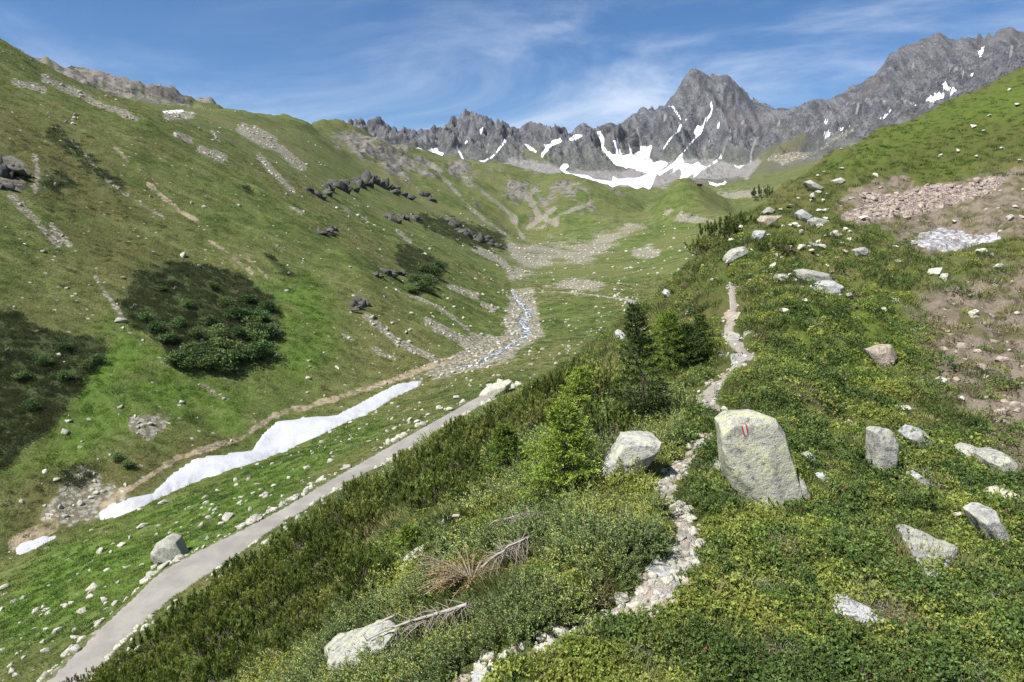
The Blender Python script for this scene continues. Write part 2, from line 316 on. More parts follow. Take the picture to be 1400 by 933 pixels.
# ------------------------------------------------------------------ what grows and lies where (fields over the ground)
z1 = lambda *p: Zm(740, 140, 6.667, p); z2 = lambda *p: Zm(900, 140, 6.667, p); z3 = lambda *p: Zm(560, 150, 6.667, p); z4 = lambda *p: Zm(1080, 100, 8.333, p); z5 = lambda *p: Zm(1180, 40, 6.345, p); z6 = lambda *p: Zm(1100, 200, 4.667, p)
FR_ = (2000, 4200)
SNOWP = [z1((490, 265), (540, 262), (575, 330), (570, 400), (600, 440), (650, 475), (685, 475), (680, 420), (650, 350), (700, 350), (715, 440), (740, 490), (810, 470), (795, 375), (820, 430), (830, 485), (900, 440), (905, 400), (960, 412), (1015, 385), (1000, 450), (985, 500), (1020, 550), (1090, 530), (1165, 555), (1060, 640), (1000, 780), (980, 795), (930, 770), (860, 795), (800, 755), (720, 750), (640, 780), (560, 745), (440, 700), (330, 685), (230, 670), (165, 600), (200, 560), (245, 560), (250, 590), (215, 620), (270, 650), (420, 665), (480, 700), (580, 715), (650, 720), (650, 670), (700, 700), (780, 690), (870, 690), (960, 660), (960, 640), (870, 625), (850, 605), (750, 590), (670, 575), (620, 505), (560, 440), (545, 400), (560, 370), (530, 330)),
         z1((225, 350), (300, 300), (375, 290), (380, 310), (310, 345), (250, 362)), z1((20, 380), (60, 385), (100, 375), (95, 330), (115, 345), (180, 340), (195, 360), (130, 385), (80, 415), (60, 440), (10, 505), (0, 495), (0, 460), (40, 420)),
         z1((500, 735), (600, 780), (700, 815), (690, 822), (600, 795)), z1((1145, 35), (1200, 30), (1250, 105), (1280, 155), (1270, 162), (1220, 90), (1190, 45)), z1((1330, 150), (1280, 210), (1270, 260), (1220, 290), (1180, 340), (1100, 450), (1090, 445), (1160, 345), (1215, 285), (1255, 215)),
         z2((320, 280), (345, 225), (390, 215), (410, 275), (350, 320), (330, 290)), z2((470, 0), (490, 0), (500, 75), (490, 90), (478, 40)), z2((540, 160), (555, 160), (560, 235), (530, 265), (540, 210)), z2((485, 315), (490, 335), (460, 375), (465, 335)),
         z2((265, 415), (210, 490), (235, 550), (310, 570), (370, 540), (390, 575), (430, 585), (500, 545), (590, 485), (575, 525), (520, 555), (400, 620), (320, 690), (330, 640), (270, 680), (180, 735), (210, 660), (200, 600), (160, 620), (130, 650), (140, 590), (90, 620), (0, 680), (0, 640), (60, 610), (140, 550), (200, 480)),
         z2((740, 590), (850, 525), (850, 535), (770, 580), (740, 605), (690, 575), (700, 570)), z2((455, 720), (540, 745), (600, 730), (610, 710), (625, 735), (600, 745), (650, 765), (520, 770), (470, 750)),
         z3((30, 375), (80, 340), (130, 375), (200, 360), (260, 345), (260, 380), (320, 400), (290, 430), (210, 435), (150, 390), (60, 390)), z3((575, 495), (620, 465), (690, 460), (715, 440), (720, 455), (630, 515)), z3((730, 440), (810, 365), (815, 375), (740, 455)), z3((640, 180), (670, 160), (660, 225), (640, 235)),
         z3((525, 275), (540, 285), (490, 330), (485, 325)), z3((850, 250), (890, 290), (870, 300)), z3((1030, 300), (1070, 315), (1160, 380), (1150, 395), (1100, 375)), z3((870, 525), (1000, 550), (990, 565), (900, 545)), z3((1010, 550), (1100, 575), (1130, 595), (1110, 600), (1020, 560)),
         z4((390, 520), (410, 525), (445, 590), (380, 570)), z4((365, 680), (420, 665), (510, 685), (410, 735)), z4((500, 590), (620, 640), (570, 660)), z4((640, 610), (680, 590), (685, 610)), z4((1000, 540), (1155, 410), (1165, 420), (1080, 510)), z4((385, 455), (395, 490), (380, 495)),
         z5((540, 605), (650, 555), (700, 570), (750, 550), (680, 480), (715, 440), (735, 500), (815, 525), (780, 570), (670, 605), (570, 628)), z5((920, 400), (965, 365), (940, 435)), z5((990, 185), (1050, 170), (1030, 245), (1010, 230)), z5((1070, 435), (1090, 440), (1075, 460)), z5((430, 645), (490, 665), (470, 680))]
m_snow = union(*[region(p, 1.6, r=FR_) for p in SNOWP], *[region(p, 1.2, 2.4, r=FR_) for p in (z2((490, 90), (440, 150), (400, 215)), z2((350, 310), (265, 415)), z3((430, 335), (490, 460)), z3((860, 300), (810, 365)))])
upperp = [[(127, 125), (140, 129), (155, 136), (145, 140), (133, 137)], [(222, 152), (250, 150), (252, 153), (226, 156)], [(0, 84), (12, 88), (14, 91), (2, 88)]]
m_snow = union(m_snow, *[region(p, 1.6, r=(430, 1100)) for p in upperp])

lines = [([(632, 238), (660, 262), (690, 285), (706, 300)], 4), ([(590, 225), (630, 270), (660, 300), (690, 320)], 4), ([(722, 266), (737, 296), (760, 306)], 8), ([(768, 258), (800, 248)], 3), ([(758, 285), (720, 314)], 6), ([(810, 276), (770, 292), (735, 315)], 4), ([(700, 300), (715, 325)], 6),
         ([(355, 215), (378, 240), (400, 262)], 9), ([(332, 176), (352, 190), (385, 205), (412, 228)], 14), ([(350, 178), (375, 192)], 10), ([(240, 184), (262, 192)], 7), ([(275, 205), (305, 217)], 12), ([(290, 180), (298, 192)], 4), ([(20, 112), (60, 122)], 9), ([(60, 108), (95, 122), (150, 150)], 10), ([(150, 148), (185, 162)], 9), ([(228, 158), (262, 158)], 10),
         ([(75, 172), (110, 205), (150, 250), (200, 285)], 3.5), ([(200, 285), (235, 305)], 2), ([(48, 215), (52, 235), (48, 262)], 6), ([(15, 268), (80, 335)], 8), ([(70, 310), (103, 343)], 7), ([(130, 380), (165, 430), (172, 445)], 5),
         ([(500, 432), (545, 468), (590, 490)], 10), ([(470, 460), (540, 490)], 4), ([(585, 440), (645, 475)], 12), ([(615, 392), (650, 405)], 8), ([(660, 418), (675, 422)], 8), ([(540, 395), (600, 420), (640, 450)], 4), ([(215, 490), (260, 520), (310, 545)], 3),
         ([(545, 318), (560, 330)], 6), ([(470, 285), (500, 300)], 3), ([(400, 285), (415, 292)], 5), ([(650, 340), (690, 360), (700, 380)], 9)]
m_scree = union(*[region(p, 3.5, w) for p, w in lines],
    region([(695, 322), (720, 330), (790, 330), (840, 306), (872, 302), (880, 310), (850, 322), (830, 345), (800, 362), (760, 360), (735, 372), (715, 385), (705, 392), (695, 385), (700, 360), (685, 335)], 10, r=(420, 900)) * .74,
    region([(570, 515), (600, 490), (640, 478), (620, 455), (690, 462), (735, 435), (745, 455), (700, 490), (650, 505), (600, 518)], 6, near=False), region([(692, 470), (690, 440), (700, 395), (730, 395), (738, 440), (720, 470)], 6, near=False),
    region([(175, 575), (205, 562), (235, 570), (225, 592), (200, 600), (180, 592)], 6), region([(60, 690), (80, 668), (110, 640), (140, 660), (190, 685), (140, 708), (100, 722), (60, 715)], 10, near=False),
    region([(860, 345), (890, 335), (905, 345), (895, 355), (870, 352)], 4, r=(350, 800)), region([(900, 292), (912, 286), (945, 292), (935, 296)], 3, r=(600, 1100)), region([(920, 300), (960, 298), (980, 302), (950, 306)], 3, r=(500, 1100)),
    region([(745, 392), (770, 385), (785, 380), (830, 388), (820, 396), (790, 398)], 5, r=(250, 600)), region([(1040, 215), (1075, 208), (1130, 186), (1165, 178), (1110, 212), (1070, 226)], 4, r=(1500, 2700)),
    region([(885, 285), (920, 262), (900, 255), (960, 262), (1010, 262), (1050, 255), (1020, 280), (1000, 290)], 8, r=(1100, 2400)))
m_soil = union(*[region(p, 3.0, w) for p, w in [([(157, 203), (175, 220)], 5), ([(203, 252), (240, 283), (268, 302)], 6), ([(285, 328), (318, 350), (345, 375)], 4), ([(335, 350), (365, 378)], 3), ([(140, 692), (240, 628), (330, 598), (375, 568), (470, 542), (560, 512), (620, 488)], 7), ([(20, 745), (70, 720)], 20)]],
    region(z6((190, 420), (250, 300), (450, 220), (640, 180), (700, 260), (1000, 220), (1400, 130), (1500, 400), (1500, 620), (1330, 570), (1000, 640), (800, 700), (600, 640), (560, 540), (350, 480)), 8, near=True, r=(30, 130)),
    region([(1262, 480), (1250, 420), (1270, 392), (1330, 385), (1420, 350), (1450, 500), (1450, 690), (1390, 640), (1345, 600), (1300, 545)], 26, near=True, r=(12, 70)))
m_pink = region(z6((330, 330), (400, 290), (520, 300), (600, 310), (700, 270), (900, 230), (1000, 250), (1200, 190), (1300, 200), (1200, 300), (1000, 360), (800, 420), (700, 450), (560, 460), (400, 480), (210, 470), (250, 430), (390, 380)), 4, near=True, r=(45, 130))
darkp = [[(170, 400), (190, 370), (230, 360), (290, 365), (330, 375), (365, 405), (383, 430), (378, 455), (360, 490), (310, 512), (275, 500), (235, 490), (215, 465), (180, 450), (165, 430)],
         [(-60, 420), (0, 425), (25, 430), (60, 455), (110, 460), (140, 462), (145, 485), (125, 510), (105, 540), (90, 565), (50, 600), (20, 625), (-60, 680)],
         [(75, 170), (100, 190), (140, 230), (170, 255), (165, 262), (130, 240), (90, 205), (65, 185)], [(60, 235), (85, 240), (105, 255), (75, 260), (55, 258)], [(545, 335), (575, 345), (610, 365), (600, 385), (570, 405), (560, 380), (540, 360)],
         [(560, 292), (620, 300), (690, 325), (690, 345), (640, 335), (580, 312)], [(365, 350), (385, 360), (405, 380), (385, 376)], [(330, 255), (345, 258), (340, 264)], [(80, 640), (130, 640), (120, 665), (85, 672)]]
m_dark = union(*[region(p, 7, near=False) for p in darkp])
m_brown = union(*[region(p, 26, near=False) for p in ([(60, 285), (150, 310), (240, 345), (230, 370), (130, 355), (70, 330)], [(40, 640), (150, 630), (330, 600), (300, 620), (200, 670), (100, 735), (10, 740)], [(0, 150), (120, 190), (220, 300), (100, 300), (0, 220)])],
    region([(1150, 240), (1290, 170), (1400, 160), (1400, 200), (1250, 250)], 30, near=True, r=(60, 160)), region([(700, 560), (860, 440), (960, 400), (990, 330), (960, 480), (900, 560), (800, 560)], 30, near=True, r=(18, 75)))
m_lush = union(*[region(p, 24, near=False) for p in ([(110, 480), (170, 430), (230, 500), (330, 540), (330, 590), (200, 560), (120, 640), (20, 650), (80, 600)], [(330, 400), (430, 380), (470, 470), (400, 520), (380, 430)], [(110, 720), (300, 660), (430, 610), (520, 580), (420, 650), (300, 740), (150, 850), (0, 900), (0, 800)])],
    region([(1080, 400), (1200, 400), (1260, 480), (1200, 560), (1060, 520)], 30, near=True, r=(10, 60)), region([(1130, 230), (1280, 150), (1420, 100), (1420, 160), (1300, 250), (1200, 240)], 20, near=True, r=(60, 190)))
rockp = [z3((880, 640), (1000, 640), (1100, 690), (1050, 800), (930, 860), (880, 760)), z3((1150, 760), (1230, 750), (1310, 830), (1250, 933), (1160, 880)), z1((130, 740), (230, 720), (330, 780), (370, 900), (280, 933), (220, 820), (150, 850), (100, 933), (20, 933), (0, 840)), z3((320, 480), (560, 480), (640, 600), (470, 640), (330, 590)),
         z3((0, 390), (250, 480), (350, 640), (200, 600), (60, 470)), [(440, 176), (490, 184), (560, 210), (590, 240), (540, 232), (490, 215)], [(505, 200), (545, 215), (560, 245), (530, 240)], [(920, 300), (938, 291), (955, 300), (945, 308)]]
m_rock = union(*[region(p, 9, r=(600, 1700)) * .8 for p in rockp], region([(0, 212), (25, 215), (40, 235), (35, 262), (0, 262)], 6, near=False))
m_rock = union(m_rock, (MID * sstep(.02, .30, fbm(GX / 75, GY / 100, 4, 56, .6)) * sstep(760, 900, RG) * (1 - sstep(1350, 1700, RG)) * (GX > -420) * (GX < 190) * fr * .62).astype(np.float32), region([(250, 165), (264, 128), (304, 128), (318, 170)], 3, r=(1150, 1750)), (BK * fr * .78).astype(np.float32))
# rock walls: bare from their foot upwards, with tongues of green
wall = sstep(2250, 2380, RG + 120 * fbm(GX / 160, GY / 160, 3, 41)) * fr
green_far = union(region([(1005, 240), (1040, 205), (1100, 180), (1110, 195), (1060, 225), (1030, 250)], 9, r=FR_), region([(705, 212), (720, 200), (745, 206), (760, 222), (735, 226)], 8, r=FR_), region([(1050, 160), (1090, 165), (1100, 185), (1060, 185)], 14, r=FR_) * .7)
m_wall = np.clip(wall - green_far * .8, 0, 1).astype(np.float32)
m_fscree = union(region([(760, 235), (800, 246), (850, 258), (900, 255), (950, 245), (985, 245), (1020, 240), (1030, 225), (1000, 225), (960, 215), (930, 220), (880, 225), (850, 235), (800, 232)], 6, r=FR_), region([(690, 225), (700, 215), (760, 225), (770, 240), (730, 238)], 6, r=FR_), region([(1020, 250), (1010, 232), (1036, 215), (1040, 222)], 5, r=FR_), *[region(p, 1.5, w_, r=FR_) for p, w_ in [(z2((890, 330), (880, 380), (840, 480), (845, 520)), 3), (z2((660, 320), (600, 420), (585, 480)), 2.5), (z2((430, 400), (380, 540)), 2), (z1((870, 230), (900, 340), (905, 400)), 2), (z1((1290, 290), (1300, 360)), 2.5), (z1((1130, 110), (1125, 180)), 3), (z2((210, 300), (230, 380)), 3), (z2((760, 200), (800, 130)), 2.5), (z2((1090, 230), (1110, 160)), 2), (z4((780, 350), (755, 460)), 4), (z4((380, 370), (385, 450)), 2.5), (z4((860, 230), (880, 300)), 2), (z5((1290, 150), (1280, 230)), 4), (z5((860, 330), (870, 420)), 3), (z5((440, 290), (430, 330)), 3), (z5((330, 620), (470, 650)), 3), (z3((450, 330), (480, 430)), 2), (z3((900, 230), (960, 300)), 2), (z3((720, 300), (700, 400)), 2)]])

# ragged outlines: grass creeps into scree, scree into grass
NZ = np.zeros(GZ.shape, np.float32); m = fr; x = GX[m]; y = GY[m]
NZ[m] = np.where(NEAR[m] > .5, fbm(x / 1.6, y / 1.6, 4, 51, .6), np.where(RG[m] < 480, fbm(x / 7, y / 7, 4, 52, .65), np.where(RG[m] < 2150, fbm(x / 34, y / 34, 4, 53, .65), fbm(x / 40, y / 60, 4, 54, .65))))
def ragged(f, a): return np.where(f > .015, np.clip(f + a * NZ, 0, 1), 0).astype(np.float32)
m_scree = ragged(m_scree, .95); m_dark = ragged(m_dark, .75); m_rock = ragged(m_rock, .9); m_soil = ragged(m_soil, .7); m_pink = ragged(m_pink, .4); m_snow = ragged(m_snow, .28); m_fscree = ragged(m_fscree, .6); m_lush = ragged(m_lush, .5); m_brown = ragged(m_brown, .6)
# crags stand out of the hillsides
GZ = GZ + (m_rock * MID * sstep(.3, .8, m_rock) * (GX > -230) * (13 * (ridged(GX / 30, GY / 45, 5, 55, .65) - .35))).astype(np.float32)
PXG, PYG = project(GX, GY, GZ)
# ------------------------------------------------------------------ road bed, trail and stream bed pressed into the ground
def polyhit(pts, n=14, r=None):
    P_ = []
    for (a, b), (c, d) in zip(pts[:-1], pts[1:]):
        for t in np.linspace(0, 1, n, endpoint=False): P_.append((a + (c - a) * t, b + (d - b) * t))
    P_.append(pts[-1]); P_ = np.array(P_); x, y, z = hits(P_[:, 0], P_[:, 1], **({} if r is None else dict(rmin=r[0], rmax=r[1])))
    k = np.isfinite(x); return np.stack([x[k], y[k], z[k]], -1)
def smooth_line(L_, n=9):
    k = np.ones(n) / n; o = L_.copy()
    for c in range(3): o[:, c] = np.convolve(np.pad(L_[:, c], n // 2, 'edge'), k, 'valid')
    return o
def line_dist(L_, x, y):
    d = np.full(x.shape, 1e9); zz = np.zeros(x.shape); wd = np.zeros(x.shape)
    for i in range(len(L_) - 1):
        a = L_[i]; b = L_[i + 1]; e = b[:2] - a[:2]; l2 = e @ e + 1e-9
        t = np.clip(((x - a[0]) * e[0] + (y - a[1]) * e[1]) / l2, 0, 1); q = np.hypot(x - a[0] - t * e[0], y - a[1] - t * e[1]); k = q < d
        d = np.where(k, q, d); zz = np.where(k, a[2] + t * (b[2] - a[2]), zz); wd = np.where(k, (i + t) / (len(L_) - 1), wd)
    return d, zz, wd
def press(L_, half, blend, depth=0.0, r=(0, 1e9)):
    """level the ground across a line; returns signed distance inside the strip (m), zero elsewhere -9"""
    global GZ
    b = half.max() + blend
    m = fr & (RG > r[0]) & (RG < r[1]) & (GX > L_[:, 0].min() - b) & (GX < L_[:, 0].max() + b) & (GY > L_[:, 1].min() - b) & (GY < L_[:, 1].max() + b)
    d, zz, w = line_dist(L_, GX[m], GY[m]); h = np.interp(w, np.linspace(0, 1, len(half)), half)
    k = 1 - sstep(h, h + blend, d); GZ[m] = GZ[m] * (1 - k) + (zz - depth) * k
    out = np.full(GZ.shape, -9.0, np.float32); out[m] = h - d; return out
road_px = [(60, 962), (110, 912), (150, 870), (200, 826), (250, 788), (300, 757), (350, 727), (400, 699), (440, 674), (480, 650), (540, 615), (600, 580), (650, 552), (700, 521)]
RL = []
for (a, b) in road_px:
    u, v, w = pdir(a, b); zt = np.interp(a, [60, 110, 300, 480, 700], [-41.3, -41, -39.5, -38.5, -37.5]); k = zt / w; RL.append((u * k, v * k, zt))
RL = np.array(RL); RL = smooth_line(np.array([RL[i] + (RL[i + 1] - RL[i]) * t for i in range(len(RL) - 1) for t in np.linspace(0, 1, 8, endpoint=False)] + [RL[-1]]), 9)
sd_road = press(RL, np.array([1.7, 1.75, 1.8, 2.1, 3.3, 2.9, 2.0, 1.8, 1.75, 1.75, 1.75, 1.7, 1.7, 1.7]), 2.6, r=(40, 260))
PXG, PYG = project(GX, GY, GZ)
R2 = smooth_line(polyhit([(868, 417), (862, 410), (842, 408), (815, 404), (785, 401), (760, 399), (738, 400)], 8, r=(200, 500)), 5)
sd_road2 = press(R2, np.array([1.8, 1.6, 1.5, 1.5]), 2.0, r=(200, 520))
ST = smooth_line(polyhit([(628, 503), (650, 497), (672, 486), (700, 470), (716, 462), (722, 452), (714, 440), (724, 428), (712, 415), (704, 402), (700, 396)], 8, r=(150, 520)), 3)
sd_stream = press(ST, np.array([.9, 1.2, 1.4, 1.2, 1.0, 1.4, 1.7, 1.5, 1.1, .9, .7]), 1.8, 0.35, r=(150, 520))
trail_px = [(648, 936), (668, 918), (700, 905), (760, 872), (820, 846), (872, 826), (900, 802), (908, 782), (926, 768), (938, 742), (938, 718), (926, 698), (906, 676), (908, 660), (918, 648), (938, 626), (958, 606), (976, 590)]
trail2_px = [(1016, 574), (1000, 566), (975, 556), (962, 546), (975, 528), (996, 512), (1008, 502), (1012, 492), (1024, 488), (1012, 478), (1000, 462), (995, 448), (1001, 440), (994, 432), (1003, 424), (1001, 405), (1000, 386)]
TL = smooth_line(polyhit(trail_px, 8, r=(5, 60)), 3); TL2 = smooth_line(polyhit(trail2_px, 8, r=(5, 60)), 3)
sd_trail = press(TL, np.array([.18, .22, .08, .05, .09, .20, .26, .18, .17, .16, .13, .11, .14, .17, .15, .11, .11, .10]), 0.25, 0.07, r=(5, 60))
sd_trail2 = press(TL2, np.array([.09, .11, .2, .22, .15, .15, .15, .2, .28, .24, .2, .18, .15, .15, .15, .15, .15]), 0.3, 0.04, r=(10, 60))
PXG, PYG = project(GX, GY, GZ)
m_trail = np.clip(.5 + np.maximum(sd_trail, sd_trail2) / .25, 0, 1)
m_gravel = np.clip(.5 + (np.maximum(sd_road, sd_road2) + .5) / 2.2, 0, 1)
m_scree = np.maximum(m_scree, np.clip(m_gravel * .62, 0, 1)).astype(np.float32)
# ------------------------------------------------------------------ materials
class NB:
    def __init__(s, name):
        s.m = bpy.data.materials.new(name); s.m.use_nodes = True; s.t = s.m.node_tree; s.t.nodes.clear()
        s.out = s.t.nodes.new('ShaderNodeOutputMaterial')
        s.m.use_backface_culling = False
    def n(s, t, **kw):
        n = s.t.nodes.new(t)
        for k, v in kw.items(): setattr(n, k, v)
        return n
    def put(s, sock, v):
        if isinstance(v, bpy.types.NodeSocket): s.t.links.new(v, sock)
        elif v is not None:
            if isinstance(v, (tuple, list)) and len(v) == 3 and sock.type == 'RGBA': v = tuple(v) + (1,)
            sock.default_value = v
    def pos(s): return s.n('ShaderNodeNewGeometry').outputs['Position']
    def obj(s): return s.n('ShaderNodeTexCoord').outputs['Object']
    def attr(s, name, t='GEOMETRY'): return s.n('ShaderNodeAttribute', attribute_name=name, attribute_type=t).outputs['Fac']
    def rand(s): return s.n('ShaderNodeObjectInfo').outputs['Random']
    def scale(s, v, sc):
        m = s.n('ShaderNodeVectorMath', operation='MULTIPLY'); s.put(m.inputs[0], v); m.inputs[1].default_value = sc; return m.outputs[0]
    def noise(s, v, sc, det=4, rough=.55, dist=0.0):
        k = s.n('ShaderNodeTexNoise'); s.put(k.inputs['Vector'], v); k.inputs['Scale'].default_value = sc; k.inputs['Detail'].default_value = det; k.inputs['Roughness'].default_value = rough; k.inputs['Distortion'].default_value = dist; return k.outputs['Fac']
    def voro(s, v, sc, out='Distance', feat='F1', rnd=1.0):
        k = s.n('ShaderNodeTexVoronoi', feature=feat); s.put(k.inputs['Vector'], v); k.inputs['Scale'].default_value = sc; k.inputs['Randomness'].default_value = rnd; return k.outputs[out]
    def math(s, op, a, b=None, c=None, clamp=False):
        k = s.n('ShaderNodeMath', operation=op, use_clamp=clamp); s.put(k.inputs[0], a); s.put(k.inputs[1], b)
        if c is not None: s.put(k.inputs[2], c)
        return k.outputs[0]
    def ramp(s, v, a, b, o0=0.0, o1=1.0):
        k = s.n('ShaderNodeMapRange', interpolation_type='SMOOTHSTEP'); s.put(k.inputs[0], v); s.put(k.inputs[1], a); s.put(k.inputs[2], b); k.inputs[3].default_value = o0; k.inputs[4].default_value = o1; return k.outputs[0]
    def mix(s, f, a, b, blend='MIX'):
        k = s.n('ShaderNodeMix', data_type='RGBA', blend_type=blend); s.put(k.inputs[0], f); s.put(k.inputs[6], a); s.put(k.inputs[7], b); return k.outputs[2]
    def bump(s, h, st=.5, d=.1, nrm=None):
        k = s.n('ShaderNodeBump'); s.put(k.inputs['Height'], h); k.inputs['Strength'].default_value = st; k.inputs['Distance'].default_value = d
        if nrm is not None: s.put(k.inputs['Normal'], nrm)
        return k.outputs[0]
    def hsv(s, c, h=.5, sa=1., v=1.):
        k = s.n('ShaderNodeHueSaturation'); s.put(k.inputs['Color'], c); s.put(k.inputs['Hue'], h); s.put(k.inputs['Saturation'], sa); s.put(k.inputs['Value'], v); return k.outputs[0]
    def end(s, col, rough=.85, nrm=None, spec=.25, trans=0.0, tcol=None):
        b = s.n('ShaderNodeBsdfPrincipled'); s.put(b.inputs['Base Color'], col); s.put(b.inputs['Roughness'], rough); b.inputs['Specular IOR Level'].default_value = spec
        if nrm is not None: s.put(b.inputs['Normal'], nrm)
        o = b.outputs[0]
        if trans:
            t = s.n('ShaderNodeBsdfTranslucent'); s.put(t.inputs['Color'], tcol if tcol is not None else col)
            mx = s.n('ShaderNodeMixShader'); mx.inputs[0].default_value = trans; s.t.links.new(o, mx.inputs[1]); s.t.links.new(t.outputs[0], mx.inputs[2]); o = mx.outputs[0]
        s.t.links.new(o, s.out.inputs['Surface']); return s.m

def terrain_material(lvl):
    """lvl 0 near ridge, 1 valley and hills, 2 rock walls"""
    b = NB('terrain_%d' % lvl); p = b.pos()
    def thr(a, nz, k, w): return b.ramp(b.math('ADD', b.attr(a), b.math('MULTIPLY', b.math('SUBTRACT', nz, .5), k)), .5 - w, .5 + w)
    if lvl == 0: nb, nm, nf, ns = b.noise(p, .09, 3), b.noise(p, .9, 6, .6), b.noise(p, 6, 5, .65), b.noise(p, 25, 4, .7)
    elif lvl == 1: nb, nm, nf, ns = b.noise(p, .018, 4), b.noise(p, .11, 7, .62), b.noise(p, .6, 6, .68), b.noise(p, 2.2, 5, .7)
    else: nb, nm, nf, ns = b.noise(p, .003, 4), b.noise(p, .016, 7, .62), b.noise(p, .045, 8, .78), b.noise(p, .12, 5, .8)
    g = b.mix(b.ramp(nm, .34, .66), (.052, .080, .014), (.112, .142, .032))
    g = b.mix(b.ramp(nb, .40, .64), g, b.mix(nf, (.100, .100, .028), (.150, .146, .052)))
    if lvl == 1:
        mp = b.n('ShaderNodeMapping'); b.t.links.new(p, mp.inputs[0]); mp.inputs['Rotation'].default_value = (0, 0, .56); mp.inputs['Scale'].default_value = (.16, 1.0, .16)
        sk = b.noise(mp.outputs[0], .20, 7, .7); sk2 = b.noise(mp.outputs[0], .9, 5, .7)
        g = b.mix(b.math('MULTIPLY', b.ramp(sk, .50, .64), .75), g, b.mix(nf, (.125, .135, .040), (.205, .205, .082))); g = b.mix(b.math('MULTIPLY', b.ramp(sk, .46, .34), .65), g, (.044, .062, .016)); g = b.mix(b.math('MULTIPLY', b.ramp(sk2, .54, .66), .5), g, (.036, .050, .014))
    g = b.mix(b.ramp(nf, .58, .78), g, (.165, .180, .056))
    g = b.mix(b.math('MULTIPLY', b.ramp(ns, .50, .62), .62), g, (.024, .036, .010))
    g = b.mix(b.math('MULTIPLY', b.attr('m_lush'), b.ramp(nm, .25, .6)), g, b.mix(nf, (.058, .105, .011), (.120, .185, .024)))
    g = b.mix(b.math('MULTIPLY', thr('m_brown', nm, .9, .3), .48), g, b.mix(nf, (.045, .040, .014), (.115, .092, .036)))
    if lvl < 2: g = b.mix(thr('m_dark', nf, .9, .12), g, b.mix(ns, (.034, .050, .016), (.075, .092, .030)))
    if lvl > 0: g = b.hsv(g, .508, .95, 1.06); hz_ = b.n('ShaderNodeSeparateXYZ'); b.t.links.new(p, hz_.inputs[0]); g = b.mix(b.math('MULTIPLY', b.ramp(b.math('ADD', hz_.outputs[2], b.math('MULTIPLY', nb, 60)), 0, 130), .30), g, b.mix(nf, (.052, .060, .024), (.112, .112, .046)))
    else: g = b.mix(b.math('MULTIPLY', b.ramp(nf, .36, .60), .6), g, b.mix(ns, (.030, .040, .012), (.075, .078, .030)))
    rockc = b.mix(nf, (.085, .078, .068), (.255, .235, .205)) if lvl < 2 else b.mix(nf, (.085, .085, .088), (.20, .196, .192))
    rockc = b.mix(b.ramp(b.noise(p, {0: 3., 1: .10, 2: .05}[lvl], 7, .8), .50, .60), rockc, (.042, .040, .036)); rockc = b.mix(b.ramp(nf, .60, .72), rockc, (.40, .385, .34))
    if lvl == 1:
        # far stones too small to build: pale specks
        vd = b.voro(p, .42); vc = b.n('ShaderNodeTexVoronoi'); b.put(vc.inputs['Vector'], p); vc.inputs['Scale'].default_value = .42
        sp = b.math('MULTIPLY', b.ramp(vd, .16, .26, 1, 0), b.ramp(b.n('ShaderNodeSeparateColor').outputs[0], 0, 1)) if False else b.ramp(vd, .12, .22, 1, 0)
        sc = b.n('ShaderNodeSeparateColor'); b.t.links.new(vc.outputs['Color'], sc.inputs[0])
        pick = b.ramp(b.math('ADD', sc.outputs[0], b.math('MULTIPLY', b.math('SUBTRACT', nb, .5), 1.2)), .80, .86)
        g = b.mix(b.math('MULTIPLY', sp, pick), g, (.36, .345, .29))
        rk = thr('m_rock', nm, 1.3, .14); g = b.mix(rk, g, rockc)
    if lvl == 2:
        st = b.noise(b.scale(p, (1.0, .22, .22)), .035, 6, .65)
        w = b.mix(b.ramp(st, .36, .68), (.070, .074, .085), (.178, .182, .190))
        w = b.mix(b.ramp(nf, .54, .70), w, (.29, .29, .292)); w = b.mix(b.ramp(ns, .50, .62), w, (.036, .036, .042)); w = b.mix(b.math('MULTIPLY', b.ramp(b.noise(b.scale(p, (1, .3, .6)), .03, 7, .8), .56, .66), .8), w, (.05, .05, .055))
        w = b.mix(b.math('MULTIPLY', b.ramp(nb, .5, .66), .5), w, (.125, .112, .108))
        hgt = b.n('ShaderNodeSeparateXYZ'); b.t.links.new(p, hgt.inputs[0])
        w = b.mix(b.math('MULTIPLY', b.ramp(b.math('ADD', hgt.outputs[2], b.math('MULTIPLY', nm, 420)), 360, 560, 1, 0), .55), w, b.mix(nf, (.075, .088, .045), (.17, .165, .12)))
        g = b.mix(.45, g, (.15, .14, .11))
        g = b.mix(thr('m_wall', nm, .5, .2), g, w)
        g = b.mix(thr('m_fscree', nm, .6, .2), g, b.mix(nf, (.17, .165, .16), (.30, .285, .27)))
    gv = b.mix(nf, (.19, .175, .14), (.43, .41, .345)); gv = b.mix(b.ramp(ns, .56, .72), gv, (.07, .065, .05))
    vs_ = b.voro(p, {0: 5.0, 1: .9, 2: .12}[lvl]); gv = b.mix(b.ramp(vs_, .30, .62), gv, b.mix(nm, (.10, .095, .06), (.20, .18, .13)))
    g = b.mix(b.math('MULTIPLY', thr('m_scree', nf, 1.6, .12), .95), g, gv)
    so = b.mix(nf, (.100, .080, .060), (.29, .245, .190)); so = b.mix(b.ramp(ns, .50, .66), so, (.055, .040, .026)); so = b.mix(b.math('MULTIPLY', b.ramp(nm, .42, .62), .65), so, (.082, .068, .050))
    if lvl == 1: so = b.mix(b.ramp(nf, .35, .6), so, b.mix(ns, (.22, .175, .11), (.44, .365, .25)))
    if lvl < 2:
        so = b.mix(b.ramp(nm, .50, .66), so, b.mix(nf, (.060, .064, .022), (.120, .122, .048)))
        g = b.mix(thr('m_soil', nf, 1.4, .16), g, so)
